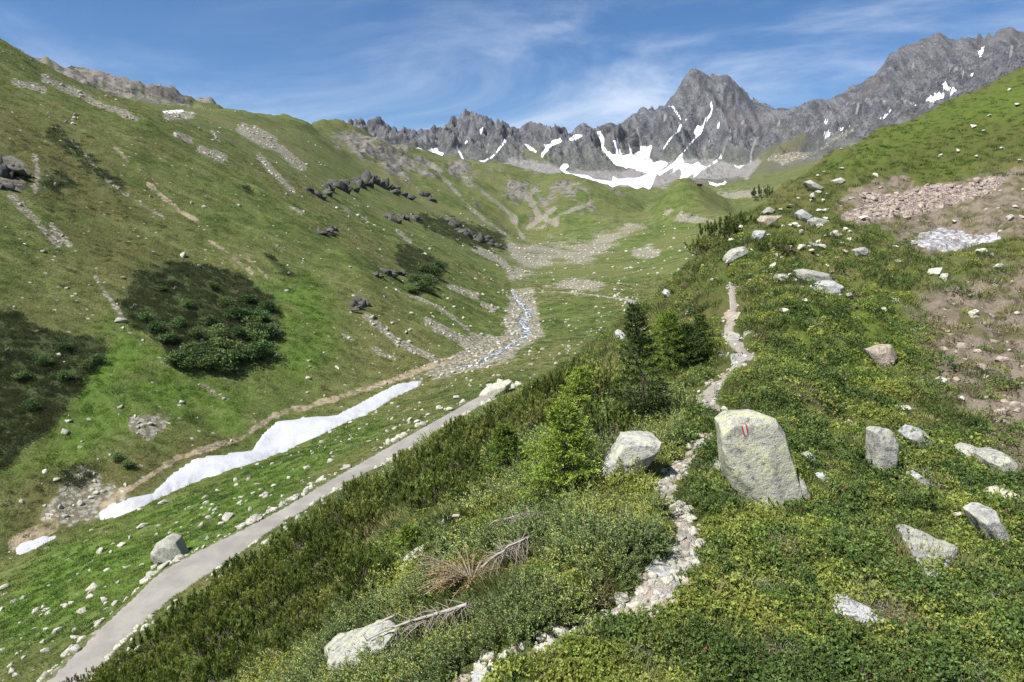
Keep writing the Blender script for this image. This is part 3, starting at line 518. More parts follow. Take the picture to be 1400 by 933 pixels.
    if lvl == 0:
        pk = b.mix(nf, (.24, .185, .165), (.46, .40, .37)); pk = b.mix(b.ramp(vs_, .25, .6), pk, (.15, .115, .10))
        g = b.mix(thr('m_pink', nf, .5, .12), g, pk)
        g = b.mix(thr('m_trail', nf, .5, .15), g, b.mix(ns, (.19, .15, .115), (.44, .385, .33)))
    sn = None
    if lvl > 0:
        sn = thr('m_snow', nf, .55, .07); g = b.mix(sn, g, b.mix(nm, (.62, .65, .70), (.78, .79, .80)))
    bh = b.math('ADD', b.math('MULTIPLY', nf, 1.0), b.math('MULTIPLY', ns, .45))
    nr = b.bump(bh, {0: .7, 1: .8, 2: .9}[lvl], {0: .12, 1: .9, 2: 9.0}[lvl])
    if sn is not None:
        mx = b.n('ShaderNodeMix', data_type='VECTOR'); b.put(mx.inputs[0], sn); b.t.links.new(nr, mx.inputs[4]); b.t.links.new(b.n('ShaderNodeNewGeometry').outputs['Normal'], mx.inputs[5]); nr = mx.outputs[1]
    return b.end(g, .92, nr, .12)

def rock_material(name, dark=0.0, tint=(1, 1, 1), lichen=.5, sc=1.0):
    b = NB(name); p = b.pos(); r = b.rand()
    n1 = b.noise(p, 1.6 * sc, 6, .62); n2 = b.noise(p, 9 * sc, 5, .68); n3 = b.noise(p, 40 * sc, 3, .7)
    c = b.mix(b.ramp(n1, .3, .7), (.185, .182, .174), (.34, .335, .315)); c = b.mix(b.math('MULTIPLY', b.ramp(n2, .40, .72), .7), c, (.42, .415, .39))
    c = b.mix(b.math('MULTIPLY', b.ramp(n3, .52, .72), .8), c, (.14, .135, .13))
    li = b.math('MULTIPLY', b.ramp(b.math('ADD', n2, b.math('MULTIPLY', n1, .6)), .72, .92), lichen); c = b.mix(li, c, (.30, .315, .175))
    dk = b.ramp(b.noise(p, 5.0 * sc, 9, .8), .52, .60); c = b.mix(b.math('MULTIPLY', dk, .8), c, (.075, .075, .07)); st = b.noise(b.scale(p, (1, 1, .25)), 2.2 * sc, 6, .7); c = b.mix(b.math('MULTIPLY', b.ramp(st, .52, .66), .6), c, (.17, .165, .155))
    c = b.mix(1.0, c, tint, 'MULTIPLY'); c = b.hsv(c, .5, 1., b.ramp(r, 0, 1, .82 - dark, 1.12 - dark))
    nr = b.bump(b.math('ADD', n1, b.math('ADD', b.math('MULTIPLY', n2, .5), b.math('MULTIPLY', n3, .16))), .75, .12 / sc)
    return b.end(c, .9, nr, .2)
def leaf_material(name, c0, c1, c2=None, trans=.28, vmin=.75, vmax=1.25, inst=False, spec=.25, rough=.6):
    """colour by leaf (attribute 'leaf' 0..1) and by plant"""
    b = NB(name); l = b.attr('leaf'); r = b.attr('tint', 'INSTANCER') if inst else b.rand()
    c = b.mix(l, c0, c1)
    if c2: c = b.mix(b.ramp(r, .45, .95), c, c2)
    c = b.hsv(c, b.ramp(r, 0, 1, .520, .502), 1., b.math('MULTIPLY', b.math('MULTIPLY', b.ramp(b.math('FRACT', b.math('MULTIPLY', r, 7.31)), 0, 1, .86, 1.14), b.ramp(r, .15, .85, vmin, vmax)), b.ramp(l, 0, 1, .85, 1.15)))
    if inst: c = b.hsv(c, .5, .92, 1.08)
    return b.end(c, rough, None, spec, trans, b.mix(1.0, c, (1.25, 1.2, .6), 'MULTIPLY'))
def wood_material(name, c0, c1):
    b = NB(name); n = b.noise(b.obj(), 14, 4, .7); return b.end(b.mix(n, c0, c1), .85, b.bump(n, .5, .02))
MT = [terrain_material(i) for i in range(3)]
M_rock = rock_material('rock', -.25); M_rock_dark = rock_material('rock_dark', .15, (.42, .415, .41), .05, .25); M_rock_pink = rock_material('rock_pink', -.15, (1.0, .86, .76), .1); M_rock_cream = rock_material('rock_cream', -.5, (1.05, .98, .78), .0); M_rock_blue = rock_material('rock_blue', -.3, (.98, 1.0, 1.05), .0); M_stone = rock_material('stone', -.42, (1.02, 1.0, .92), .25, .5)
M_hero = rock_material('rock_hero', -.45, (1.0, 1.0, .95), .75); M_stone_n = rock_material('stone_near', -.8, (1.02, 1.0, .94), .3)
M_bark = wood_material('bark', (.045, .036, .028), (.14, .115, .09)); M_dead = wood_material('dead_wood', (.20, .185, .165), (.46, .43, .385)); M_deadtwig = wood_material('dead_twigs', (.17, .14, .115), (.34, .295, .245))

# ------------------------------------------------------------------ ground objects
CEN = lambda A: .25 * (A[:-1, :-1] + A[1:, :-1] + A[:-1, 1:] + A[1:, 1:])
idx = np.arange(NR * NC).reshape(NR, NC); QUADS = np.stack([idx[:-1, :-1], idx[:-1, 1:], idx[1:, 1:], idx[1:, :-1]], -1)
rcen = CEN(RG); ncen = CEN(NEAR); wcen = CEN(m_wall)
front_c = CEN(FRONT.astype(float)) > .5; az_c = .5 * (AZ[1:] + AZ[:-1])[None] + 0 * rcen
isfar = (rcen > 2150) & (np.abs(az_c) < 1.2); isnear = (ncen > .5) & ~isfar & (np.abs(az_c) < 1.5); ishill = (rcen > 480) & ~isfar & ~isnear
VALL = np.stack([GX, GY, GZ], -1).reshape(-1, 3)
def subset(name, fm, mat, attrs, smooth=True, V=VALL):
    q = QUADS[fm]; u, inv = np.unique(q, return_inverse=True); me = mesh_np(name, V[u], inv.reshape(-1, 4), mat, smooth)
    for a in attrs: fattr(me, a, globals()[a].ravel()[u])
    o = link(name, me); return o
AT0 = ['m_brown', 'm_lush', 'm_dark', 'm_scree', 'm_soil', 'm_pink', 'm_trail']; AT1 = ['m_brown', 'm_lush', 'm_dark', 'm_scree', 'm_soil', 'm_rock', 'm_snow']; AT2 = ['m_brown', 'm_lush', 'm_scree', 'm_wall', 'm_fscree', 'm_snow']
tag(subset('ridge_ground', isnear, MT[0], AT0), kind='structure')
tag(subset('valley_ground', ~isnear & ~ishill & ~isfar, MT[1], AT1), kind='structure')
tag(subset('hills', ishill, MT[1], AT1), kind='structure')
tag(subset('mountains', isfar, MT[2], AT2, smooth=False), kind='structure')

def patch(name, lift, mat, lo=-.12, smooth=True):
    """a sheet laid over the ground; lift = its height above the ground at each point, cells below lo everywhere are dropped"""
    c = np.maximum.reduce([lift[:-1, :-1], lift[1:, :-1], lift[:-1, 1:], lift[1:, 1:]]) > lo
    V = np.stack([GX, GY, GZ + np.maximum(lift, lo - .3)], -1).reshape(-1, 3)
    return subset(name, c, mat, [], smooth, V)
b = NB('gravel_road'); p = b.pos(); n1 = b.noise(p, .35, 5, .6); n2 = b.noise(p, 5, 5, .7)
M_road = b.end(b.mix(b.ramp(n1, .3, .7), b.mix(n2, (.165, .155, .14), (.245, .232, .21)), b.mix(n2, (.23, .216, .195), (.31, .295, .27))), .95, b.bump(n2, .4, .04), .1)
b = NB('trail_gravel'); p = b.pos(); n1 = b.noise(p, 2.5, 5, .6); n2 = b.noise(p, 22, 5, .72); v = b.voro(p, 38)
M_trail = b.end(b.mix(b.ramp(v, .2, .55), b.mix(n2, (.34, .315, .275), (.56, .53, .48)), b.mix(n1, (.21, .185, .15), (.34, .31, .265))), .95, b.bump(b.math('SUBTRACT', n2, v), .7, .05), .1)
b = NB('snow'); p = b.pos(); n1 = b.noise(p, .18, 5, .6); n2 = b.noise(p, 2.2, 6, .7)
M_snow = b.end(b.mix(b.ramp(n2, .62, .8), b.mix(n1, (.33, .345, .375), (.45, .46, .48)), (.25, .235, .21)), .6, b.bump(b.math('ADD', n1, b.math('MULTIPLY', n2, .25)), .6, 1.2), .2)
b = NB('dirty_snow'); p = b.pos(); n1 = b.noise(p, .6, 6, .7); n2 = b.noise(p, 2.0, 6, .8)
M_snowd = b.end(b.mix(b.ramp(n2, .40, .56), (.44, .44, .46), (.14, .13, .12)), .7, b.bump(n2, .5, .15), .2)
b = NB('stream_water'); p = b.pos(); n1 = b.noise(b.scale(p, (1.6, .7, 1)), .55, 7, .72, .6)
M_water = b.end(b.mix(b.ramp(n1, .49, .60), (.080, .090, .098), (.60, .62, .65)), b.ramp(n1, .49, .60, .15, .7), b.bump(n1, .6, .3), .5)
wob = .16 * fbm(GX / 1.2, GY / 1.2, 3, 61)
def strip(sd, w, up): return np.where(sd > -8.9, np.clip((sd + w) * .8, -.3, up), -1.0)
tag(patch('road', strip(np.maximum(sd_road, -9), wob * 1.2, .05), M_road, -.05), kind='structure')
tag(patch('road', strip(sd_road2, wob * 2, .10), M_road, -.05), kind='structure')
wob2 = .20 * fbm(GX / .4, GY / .4, 3, 62)
o = tag(patch('path', strip(sd_trail, wob2, .035), M_trail, -.03), kind='structure'); tag(patch('path', strip(sd_trail2, wob2 * 1.5, .035), M_trail, -.03), kind='structure')
tag(patch('stream', strip(sd_stream, wob * 4, .22), M_water, -.05), kind='structure')
def snowlift(poly, soft, thick, r=None, near=False, amp=.12):
    v = region(poly, soft, near=near, r=r); k = v + amp * fbm(GX / 4.0, GY / 4.0, 4, 71) * (v > .02); return np.where(v > .01, thick * np.sqrt(np.clip((k - .42) * 1.9, 0, 1)) - .12 * (k < .45) - .05, -1.0)
tongue = [(135, 703), (150, 692), (210, 675), (235, 650), (270, 628), (345, 618), (360, 595), (380, 578), (420, 572), (460, 570), (490, 554), (520, 538), (545, 526), (575, 522), (572, 528), (540, 542), (500, 567), (470, 578), (430, 598), (390, 616), (350, 631), (300, 646), (260, 661), (220, 679), (180, 698), (140, 711)]
LT = snowlift(tongue, 7, .75, r=(85, 260)); SNOW_T = LT > -.02
tag(patch('snow_patch', LT, M_snow), 'long white snow tongue lying along the stream bed below the green slope', 'snow patch')
L2_ = snowlift([(18, 757), (28, 745), (60, 735), (78, 733), (62, 743), (35, 756)], 4, .7, r=(85, 240)); tag(patch('snow_patch', L2_, M_snow), 'small thin snow remnant at the picture edge below the big snow tongue', 'snow patch')
hollow = z6((725, 560), (870, 520), (1000, 540), (1070, 570), (1160, 555), (1260, 552), (1305, 572), (1200, 612), (1050, 652), (900, 676), (780, 660), (720, 630))
L3_ = snowlift(hollow, 4, .22, r=(35, 90), near=True, amp=.08); SNOW_H = L3_ > -.02
tag(patch('snow_patch', L3_, M_snowd), 'dirty grey speckled snow patch in the brown hollow', 'snow patch')
# ------------------------------------------------------------------ rocks
def ico(n):
    bm = bmesh.new(); bmesh.ops.create_icosphere(bm, subdivisions=n, radius=1.0); V = np.array([v.co[:] for v in bm.verts]); F = np.array([[v.index for v in f.verts] for f in bm.faces]); bm.free(); return V / np.linalg.norm(V, axis=1, keepdims=True), F
ICO = {n: ico(n) for n in (2, 3, 4, 5)}
def n3(p, f, seed, oct=4): return (fbm(p[:, 0] * f + p[:, 2] * f * .73, p[:, 1] * f - p[:, 2] * f * .61, oct, seed) + fbm(p[:, 1] * f + 5.2, p[:, 2] * f + p[:, 0] * f * .37, oct, seed + 7)) * .5
def hull_mesh(P_, bev, cuts, rough, seed, seg=2):
    """angular block: convex hull of points, worn edges, rough skin"""
    bm = bmesh.new()
    for q in P_: bm.verts.new(q)
    r = bmesh.ops.convex_hull(bm, input=list(bm.verts)); bmesh.ops.delete(bm, geom=list({e for e in r['geom_interior'] + r['geom_unused'] if isinstance(e, bmesh.types.BMVert)}), context='VERTS')
    bmesh.ops.dissolve_limit(bm, angle_limit=math.radians(9), verts=list(bm.verts), edges=list(bm.edges))
    if bev > 0: bmesh.ops.bevel(bm, geom=list(bm.edges), offset=bev, segments=seg, profile=.6, affect='EDGES', clamp_overlap=True)
    bmesh.ops.triangulate(bm, faces=list(bm.faces))
    ext = np.ptp(np.array(P_), axis=0).max()
    for c in range(cuts):
        es = [e for e in bm.edges if e.calc_length() > ext / (5 * (2 ** c))]
        if es: bmesh.ops.subdivide_edges(bm, edges=es, cuts=1, use_grid_fill=True)
        bmesh.ops.triangulate(bm, faces=list(bm.faces))
    bm.normal_update(); V = np.array([v.co[:] for v in bm.verts]); Nn = np.array([v.normal[:] for v in bm.verts]); F = np.array([[v.index for v in f.verts] for f in bm.faces]); bm.free()
    return V + Nn * (ext * rough * (n3(V / ext, 3.0, seed) + .5 * n3(V / ext, 9.0, seed + 3)))[:, None], F
def gen_rock(seed, flat=.65, lvl=2, kk=(10, 17)):
    g = np.random.default_rng(seed); k = int(g.integers(*kk)); U = g.normal(size=(k, 3)); U /= np.linalg.norm(U, axis=1, keepdims=True); U *= g.uniform(.75, 1.1, (k, 1)) * np.array([1.0, g.uniform(.6, .95), flat * g.uniform(.7, 1.2)])
    V, F = hull_mesh(U, .05, {2: 0, 3: 2}[lvl], .05, seed, 1 if lvl == 2 else 2); return V / np.abs(V[:, :2]).max(), F
def upx(px, py, c): u, v, w = pdir(px, py); return np.array([u, v, w]) * c
FWD = np.array([0, math.cos(PITCH), -math.sin(PITCH)])
EXC = []
def boulder(out, label, thick=.7, mat=None, lie=None, lvl=4, name='boulder', group=None, rough=.045, base=None, cat='boulder', dig=.22, p=18.0, front=(.62, -.28), bev=.022):
    out = np.asarray(out, float); lowest = out[out[:, 1].argmax()]; bx = base or (lowest[0], lowest[1] - 1)
    g = np.array(hit(*bx)); c = g @ FWD; Pw = []
    if lie is not None:
        x, y, z = hits(out[:, 0], out[:, 1]); ok = np.isfinite(x) & (np.hypot(x, y) < np.hypot(g[0], g[1]) * 1.6)
        A = np.stack([x[ok], y[ok], ground(x[ok], y[ok])], -1); Pw = np.vstack([A * .97 + A.mean(0) * .03 + [0, 0, lie], A - [0, 0, lie * .6 + .05], A.mean(0) + np.array([[0, 0, lie * 1.25]])])
    else:
        A = np.array([upx(a, b_, c) for a, b_ in out]); ce = A.mean(0); hgt = A[:, 2].max() - A[:, 2].min()
        back = ce + (A - ce) * .82 + np.array([0, thick, .04 * thick]); fro = ce + (A - ce) * front[0] + np.array([0, front[1] * thick, -.05 * hgt]); low = A[A[:, 2] < A[:, 2].min() + .45 * hgt]
        Pw = np.vstack([A, back, fro, low - [0, 0, dig * hgt], low + [0, thick * .9, -dig * hgt]])
    ce = Pw.mean(0); V, F = hull_mesh(Pw - ce, np.ptp(Pw, axis=0).max() * bev, lvl - 1, rough, int(abs(out[0, 0] * 7 + out[0, 1])))
    base_z = float(ground(ce[0], ce[1])); org = np.array([ce[0], ce[1], base_z])
    if lie is not None: EXC.append((A[:, 0].mean(), A[:, 1].mean(), float(np.hypot(*(A[:, :2] - A[:, :2].mean(0)).T).mean()) * .8))
    o = link(name, mesh_np(name, V + ce - org, F, mat or M_rock, True), loc=org); return tag(o, label, cat, group)

hero = boulder([(985, 586), (1000, 572), (1045, 569), (1062, 574), (1073, 594), (1088, 648), (1102, 694), (1050, 694), (1004, 642), (987, 612)], 'tall leaning grey boulder with red and white trail mark beside the path', 1.0, M_hero, lvl=5, base=(1075, 690), rough=.028, front=(.95, -.14), bev=.007)
boulder([(1092, 652), (1100, 658), (1108, 678), (1110, 694), (1088, 694)], 'pale rock wedge leaning against the foot of the marked boulder', .5, base=(1092, 690))
boulder([(836, 630), (851, 606), (880, 603), (905, 605), (904, 613), (882, 622), (856, 636)], 'broad pale slab boulder on the slope left of the path', .8, dig=.7, front=(.9, -.15), bev=.014, base=(862, 652)); boulder([(822, 641), (836, 627), (852, 628), (866, 640), (846, 656), (830, 655)], 'blunt front block under the broad pale slab boulder', .6, dig=.6, front=(.85, -.2), bev=.014)
boulder([(847, 652), (861, 641), (873, 640), (868, 650), (855, 657)], 'small white stone under the broad pale boulder', .3, M_rock_blue, lvl=3)
boulder([(1196, 592), (1203, 588), (1216, 588), (1230, 606), (1228, 640), (1222, 654), (1205, 648), (1198, 625)], 'tall rounded lichen boulder standing in green heath', .55, base=(1215, 650))
boulder([(1240, 599), (1253, 587), (1265, 590), (1278, 606), (1262, 615), (1250, 607)], 'pale pointed boulder behind the tall rounded lichen boulder', .6, M_rock_blue)
boulder([(1230, 668), (1234, 654), (1244, 664), (1240, 671)], 'small white stone at the foot of the tall lichen boulder', .25, M_rock_blue, lvl=3)
boulder([(1246, 662), (1247, 650), (1257, 648), (1273, 661), (1258, 665)], 'bluish white wedge stone in heath below the pale pointed boulder', .3, M_rock_blue, lvl=3)
boulder([(1352, 632), (1360, 623), (1378, 622), (1391, 634), (1393, 642), (1383, 651), (1362, 648)], 'rounded grey boulder at the edge of the brown soil', .7)
boulder([(1314, 619), (1328, 611), (1346, 616), (1354, 632), (1336, 636), (1320, 628)], 'flat mottled grey rock next to the rounded grey boulder', .5)
boulder([(1358, 689), (1366, 679), (1384, 675), (1394, 677), (1390, 694), (1372, 692)], 'cream coloured flat stone by the brown soil', .5, M_rock_cream)
boulder([(1332, 706), (1349, 697), (1362, 699), (1374, 720), (1391, 752), (1378, 750), (1352, 730), (1338, 716)], 'grey triangular slab sticking out of the heath under the cream stone', .5)
boulder([(1226, 728), (1250, 738), (1285, 745), (1309, 760), (1296, 782), (1280, 806), (1264, 800), (1250, 772), (1234, 752)], 'wide rough grey rock face half buried in heath', lie=.16, rough=.07)
boulder([(1140, 822), (1154, 822), (1186, 840), (1213, 860), (1195, 860), (1164, 852), (1142, 850), (1136, 836)], 'long pale slab lying in the foreground heath', lie=.13, mat=M_rock_blue)
boulder([(1087, 370), (1099, 368), (1135, 375), (1140, 388), (1116, 394), (1100, 387), (1088, 379)], 'upper half of the split pale boulder on the green slope', .9)
boulder([(1111, 394), (1124, 386), (1141, 384), (1155, 392), (1152, 403), (1144, 408), (1128, 404), (1114, 399)], 'lower white half of the split boulder on the green slope', .8, M_rock_blue, base=(1135, 404))
boulder([(1058, 381), (1064, 375), (1074, 375), (1081, 380), (1076, 385), (1062, 385)], 'small rounded lichen stone left of the split boulder', .5, lvl=3)
boulder([(973, 641), (982, 630), (992, 634), (1004, 645), (996, 652), (976, 650)], 'cracked grey stone left of the marked boulder', .4, lvl=3)
boulder([(1100, 623), (1109, 619), (1123, 637), (1121, 646), (1110, 634)], 'narrow pale stone right of the marked boulder', .25, lvl=3)
boulder([(1117, 651), (1129, 649), (1140, 662), (1126, 663)], 'bluish stone below the narrow pale stone', .25, M_rock_blue, lvl=3)
boulder([(1187, 480), (1204, 477), (1218, 471), (1228, 490), (1222, 505), (1206, 506), (1200, 492)], 'pinkish split rock between green heath and brown soil', .6, M_rock_pink, base=(1212, 504))
boulder([(443, 908), (462, 889), (500, 877), (536, 871), (546, 882), (530, 906), (490, 928), (450, 932)], 'big grey slab under the fallen dead branch', lie=.35, rough=.06)
boulder([(545, 779), (564, 763), (578, 757), (579, 773), (552, 786)], 'grey rock at the edge of the dwarf pine thicket', .5)
boulder([(205, 757), (214, 743), (226, 737), (240, 742), (249, 760), (236, 772), (214, 770)], 'large grey boulder beside the gravel road', 2.2, base=(228, 768))
boulder([(186, 912), (196, 905), (205, 912), (203, 920), (190, 922)], 'grey stone among the pines near the lower road end', .6, lvl=3)
boulder([(907, 402), (911, 396), (917, 398), (918, 404), (912, 407)], 'lone white stone on the grassy slope by the valley edge', .7, M_rock_blue, lvl=3)
boulder([(993, 352), (1004, 341), (1019, 337), (1025, 345), (1010, 353), (996, 360)], 'pale mottled rock on the ridge above the trail end', .9, lvl=3)
boulder([(1037, 303), (1045, 295), (1070, 295), (1062, 303), (1046, 311)], 'long brownish boulder on the ridge crest', 1.2, M_rock_pink, lvl=3)
boulder([(1044, 291), (1052, 283), (1060, 287), (1057, 293)], 'grey stone just above the long brownish ridge boulder', .8, lvl=3)
boulder([(1031, 324), (1035, 315), (1047, 316), (1044, 324), (1037, 329)], 'square white block on the ridge crest', .8, M_rock_blue, lvl=3)
boulder([(1089, 292), (1097, 286), (1112, 296), (1108, 303), (1094, 298)], 'white jagged rock on the ridge right of the crest boulders', .9, M_rock_blue, lvl=3)
boulder([(1106, 302), (1114, 297), (1140, 303), (1126, 308), (1110, 308)], 'flat grey rock sheet below the white jagged ridge rock', .8, lvl=3)
boulder([(1100, 249), (1108, 246), (1128, 257), (1126, 262), (1108, 256)], 'flat pale slab near the top of the ridge', 1.2, lvl=3)
boulder([(1138, 247), (1150, 243), (1157, 247), (1150, 253), (1140, 251)], 'pale rock on the green slope left of the scree', 1.0, lvl=3)
boulder([(1166, 342), (1182, 338), (1192, 345), (1184, 350), (1170, 350)], 'white stone by the brown rim of the hollow', .7, M_rock_blue, lvl=3)
boulder([(1103, 333), (1113, 332), (1128, 338), (1127, 344), (1112, 340)], 'long white stone above the split boulder', .7, M_rock_blue, lvl=3)
boulder([(655, 540), (668, 530), (700, 521), (698, 530), (676, 542), (660, 546)], 'pale rock outcrop where the road disappears', 3.0, base=(675, 541), mat=M_stone)
boulder([(845, 462), (850, 458), (858, 460), (856, 466), (848, 467)], 'white stone with dark underside on the valley meadow', 2.0, M_rock_blue, lvl=3)
# stones set in the trail
for k, (o_, lab, m_) in enumerate([
    ([(986, 458), (996, 455), (1014, 458), (1010, 467), (990, 467)], 'pale flagstone set in the upper trail', None), ([(1014, 457), (1026, 452), (1042, 458), (1030, 462), (1018, 461)], 'lichen flagstone right of the upper trail', None),
    ([(998, 485), (1014, 483), (1022, 494), (1012, 499), (1000, 498)], 'white trail stone with a small red paint mark', M_rock_blue), ([(979, 488), (984, 482), (998, 483), (994, 489)], 'white slab left of the red dotted trail stone', M_rock_blue),
    ([(988, 430), (1000, 426), (1016, 428), (1008, 436), (992, 436)], 'brown flat stone in the trail below its upper end', M_rock_pink), ([(998, 504), (1008, 500), (1014, 506), (1006, 512)], 'small trail stone at the bend above the marked boulder', None),
    ([(966, 566), (974, 561), (983, 565), (978, 573)], 'white stone with dark side left of the trail bend', M_rock_blue), ([(972, 578), (980, 572), (984, 575), (980, 585), (974, 586)], 'pale wedge stone above the marked boulder', None),
    ([(946, 607), (960, 601), (974, 605), (972, 612), (952, 616)], 'pale step stone just left of the marked boulder', None), ([(936, 622), (950, 616), (966, 620), (958, 632), (942, 634)], 'rough step stone in the trail left of the marked boulder', M_rock_pink),
    ([(938, 683), (946, 679), (964, 680), (958, 690), (944, 691)], 'flat pale stone right of the trail curve', M_rock_blue), ([(880, 781), (896, 771), (924, 775), (930, 784), (916, 793), (890, 792)], 'flat grey flagstone lying across the lower trail', M_rock_blue),
    ([(642, 928), (668, 914), (698, 908), (702, 918), (676, 932), (650, 940)], 'pale flat stone at the lower end of the trail', M_rock_blue), ([(918, 640), (930, 634), (936, 642), (926, 648)], 'brownish small step stone at the trail curve', M_rock_pink)]):
    boulder(o_, lab, lie=.06 + .0 * k, mat=m_, lvl=3, name='flagstone' if 'flag' in lab or 'step' in lab else 'stone', cat='stone', group='stones set in the trail')
# painted trail marks: real patches of paint on the rock
from mathutils.bvhtree import BVHTree
b = NB('red_paint'); M_red = b.end(b.mix(b.noise(b.pos(), 30, 4), (.26, .03, .03), (.36, .10, .085)), .6)
b = NB('white_paint'); M_white = b.end(b.mix(b.noise(b.pos(), 30, 4), (.36, .35, .33), (.50, .49, .47)), .6)
b = NB('rust_streak'); M_streak = b.end(b.mix(b.noise(b.pos(), 12, 5, .7), (.36, .27, .20), (.44, .40, .33)), .8)
def paint(o, quad, mat, name, n=6, off=.004):
    me = o.data; T = BVHTree.FromPolygons([tuple(v.co) for v in me.vertices], [tuple(p_.vertices) for p_ in me.polygons]); org = Vector(o.location); V = []; q = np.array(quad, float)
    for i in range(n + 1):
        for j in range(n + 1):
            s, t = i / n, j / n; w = .5 + (s - .5) * (1 - .55 * (2 * t - 1) ** 4); a = (q[0] * (1 - w) + q[1] * w) * (1 - t) + (q[3] * (1 - w) + q[2] * w) * t
            d = Vector(pdir(*a)); h, nr, _, _ = T.ray_cast(-org, d.normalized())
            if h is None: return None
            V.append(h + nr * off - d.normalized() * .002)
    F = [(i * (n + 1) + j, i * (n + 1) + j + 1, (i + 1) * (n + 1) + j + 1, (i + 1) * (n + 1) + j) for i in range(n) for j in range(n)]
    return link(name, mesh_np(name, np.array([v[:] for v in V]), np.array(F), mat, True), parent=o)
paint(hero, [(1013, 583), (1015, 581.5), (1019, 596), (1017, 598)], M_red, 'red_paint_stripe'); paint(hero, [(1015, 581.5), (1018.5, 580), (1022, 595), (1019, 596)], M_white, 'white_paint_stripe'); paint(hero, [(1018.5, 580), (1021, 580), (1023.5, 592), (1022, 595)], M_red, 'red_paint_stripe')
tr = [o for o in COL.objects if o.get('label', '').startswith('white trail stone')][0]
for q in ([(1008, 484.5), (1010, 484.5), (1011, 487.5), (1009, 487.5)], [(1011, 484.5), (1013, 484.8), (1014, 487), (1012, 487.3)]): paint(tr, q, M_red, 'red_paint_mark', 2)

# ---- loose stones: individuals in groups, the rest as scree
STONE = [mesh_np('stone_%d' % i, *gen_rock(100 + i, .62), M_stone, False) for i in range(12)]; STONE_N = [mesh_np('stone_near_%d' % i, *gen_rock(140 + i, .6, 3), M_stone_n, True) for i in range(8)]
USEDL = set()
def near_label(px, py, size, marks, kind, rank):
    """name a stone by its size and by the landmark it lies closest to"""
    d = [math.hypot(px - a, (py - b_) * 1.3) for a, b_, _ in marks]; order = np.argsort(d); sz = 'tiny' if rank < .25 else 'small' if rank < .55 else 'mid-sized' if rank < .8 else 'large'
    for i in order[:5]:
        a, b_, t = marks[i]; dx, dy = px - a, py - b_; w = ('right of' if dx > 0 else 'left of') if abs(dx) > abs(dy) * 1.2 else ('below' if dy > 0 else 'above')
        for adv in ('just', 'a little', 'further', 'some way', 'well'):
            l = '%s %s stone %s %s the %s' % (sz, kind, adv, w, t)
            if l not in USEDL and len(l.split()) <= 16: USEDL.add(l); return l
    return None
def place_stones(pxs, sizes, label, group, meshes=STONE, name='stone', r=None, sink=.25, fl=1.0, mat=None, marks=None, kind='grey'):
    pxs = np.array(pxs, float); x, y, z = hits(pxs[:, 0], pxs[:, 1], **({} if r is None else dict(rmin=r[0], rmax=r[1]))); rk = np.argsort(np.argsort(sizes)) / max(1, len(sizes) - 1)
    labs = {}
    if marks:                                           # nearest stones of each landmark come first, so that just / a little / further are in order
        for k in sorted(range(len(pxs)), key=lambda k: min(math.hypot(pxs[k, 0] - a, pxs[k, 1] - b_) for a, b_, _ in marks)): labs[k] = near_label(pxs[k, 0], pxs[k, 1], sizes[k], marks, kind, rk[k])
    for k in range(len(pxs)):
        if not np.isfinite(x[k]): continue
        p_ = np.array([x[k], y[k], float(ground(x[k], y[k]))]); s = sizes[k] / FOC * (p_ @ FWD) * .5
        o = link(name, meshes[k % len(meshes)], loc=p_ + [0, 0, s * (.35 - sink)], rot=(random.uniform(-.3, .3), random.uniform(-.3, .3), random.uniform(0, 6.28)), scl=(s, s * random.uniform(.75, 1.1), s * fl * random.uniform(.8, 1.25)))
        if meshes is STONE_N: EXC.append((p_[0], p_[1] - .4 * s, s * .95))
        tag(o, labs.get(k) or label, 'stone', group)
MARKS_RIDGE = [(1045, 630, 'boulder with the trail mark'), (1213, 620, 'tall rounded lichen boulder'), (1120, 387, 'split pale boulder'), (1268, 770, 'wide buried rock face'), (1175, 842, 'long foreground slab'), (1310, 325, 'dirty snow patch'), (1250, 270, 'pinkish scree'), (1208, 490, 'pinkish split rock'), (1370, 635, 'rounded grey boulder'), (1055, 300, 'crest boulder'), (1010, 348, 'mottled ridge rock'), (1375, 685, 'cream stone'), (1000, 400, 'upper trail end'), (862, 630, 'broad pale boulder'), (1105, 298, 'white jagged rock'), (910, 401, 'lone white stone'), (1117, 253, 'flat ridge slab'), (1400, 120, 'right picture edge'), (910, 790, 'trail flagstone'), (1350, 520, 'brown soil')]
MARKS_MEADOW = [(228, 755, 'big roadside boulder'), (140, 707, 'lower tip of the snow tongue'), (370, 605, 'middle of the snow tongue'), (570, 525, 'upper tip of the snow tongue'), (675, 533, 'outcrop where the road ends'), (300, 757, 'wide place in the road'), (480, 650, 'pines at the road edge'), (110, 915, 'lower road end'), (20, 750, 'small snow remnant'), (5, 930, 'lower left picture corner')]
MARKS_LEFT = [(270, 430, 'dark thicket'), (70, 520, 'left edge thicket'), (490, 255, 'long dark rock band'), (448, 318, 'short dark rock strip'), (487, 418, 'small split crag'), (235, 277, 'pale soil streak'), (200, 580, 'bare patch above the snow'), (375, 240, 'long scree streak'), (15, 240, 'dark left edge cliff'), (590, 385, 'bushes by the rubble')]
def rand_in(poly, n, seed, mn, mx, pw=2.2):
    g = np.random.default_rng(seed); poly = np.array(poly, float); o = []
    while len(o) < n:
        q = g.uniform(poly.min(0), poly.max(0))
        if pinp(np.array([q[0]]), np.array([q[1]]), poly)[0]: o.append(q)
    return o, mn + (mx - mn) * g.uniform(0, 1, n) ** pw
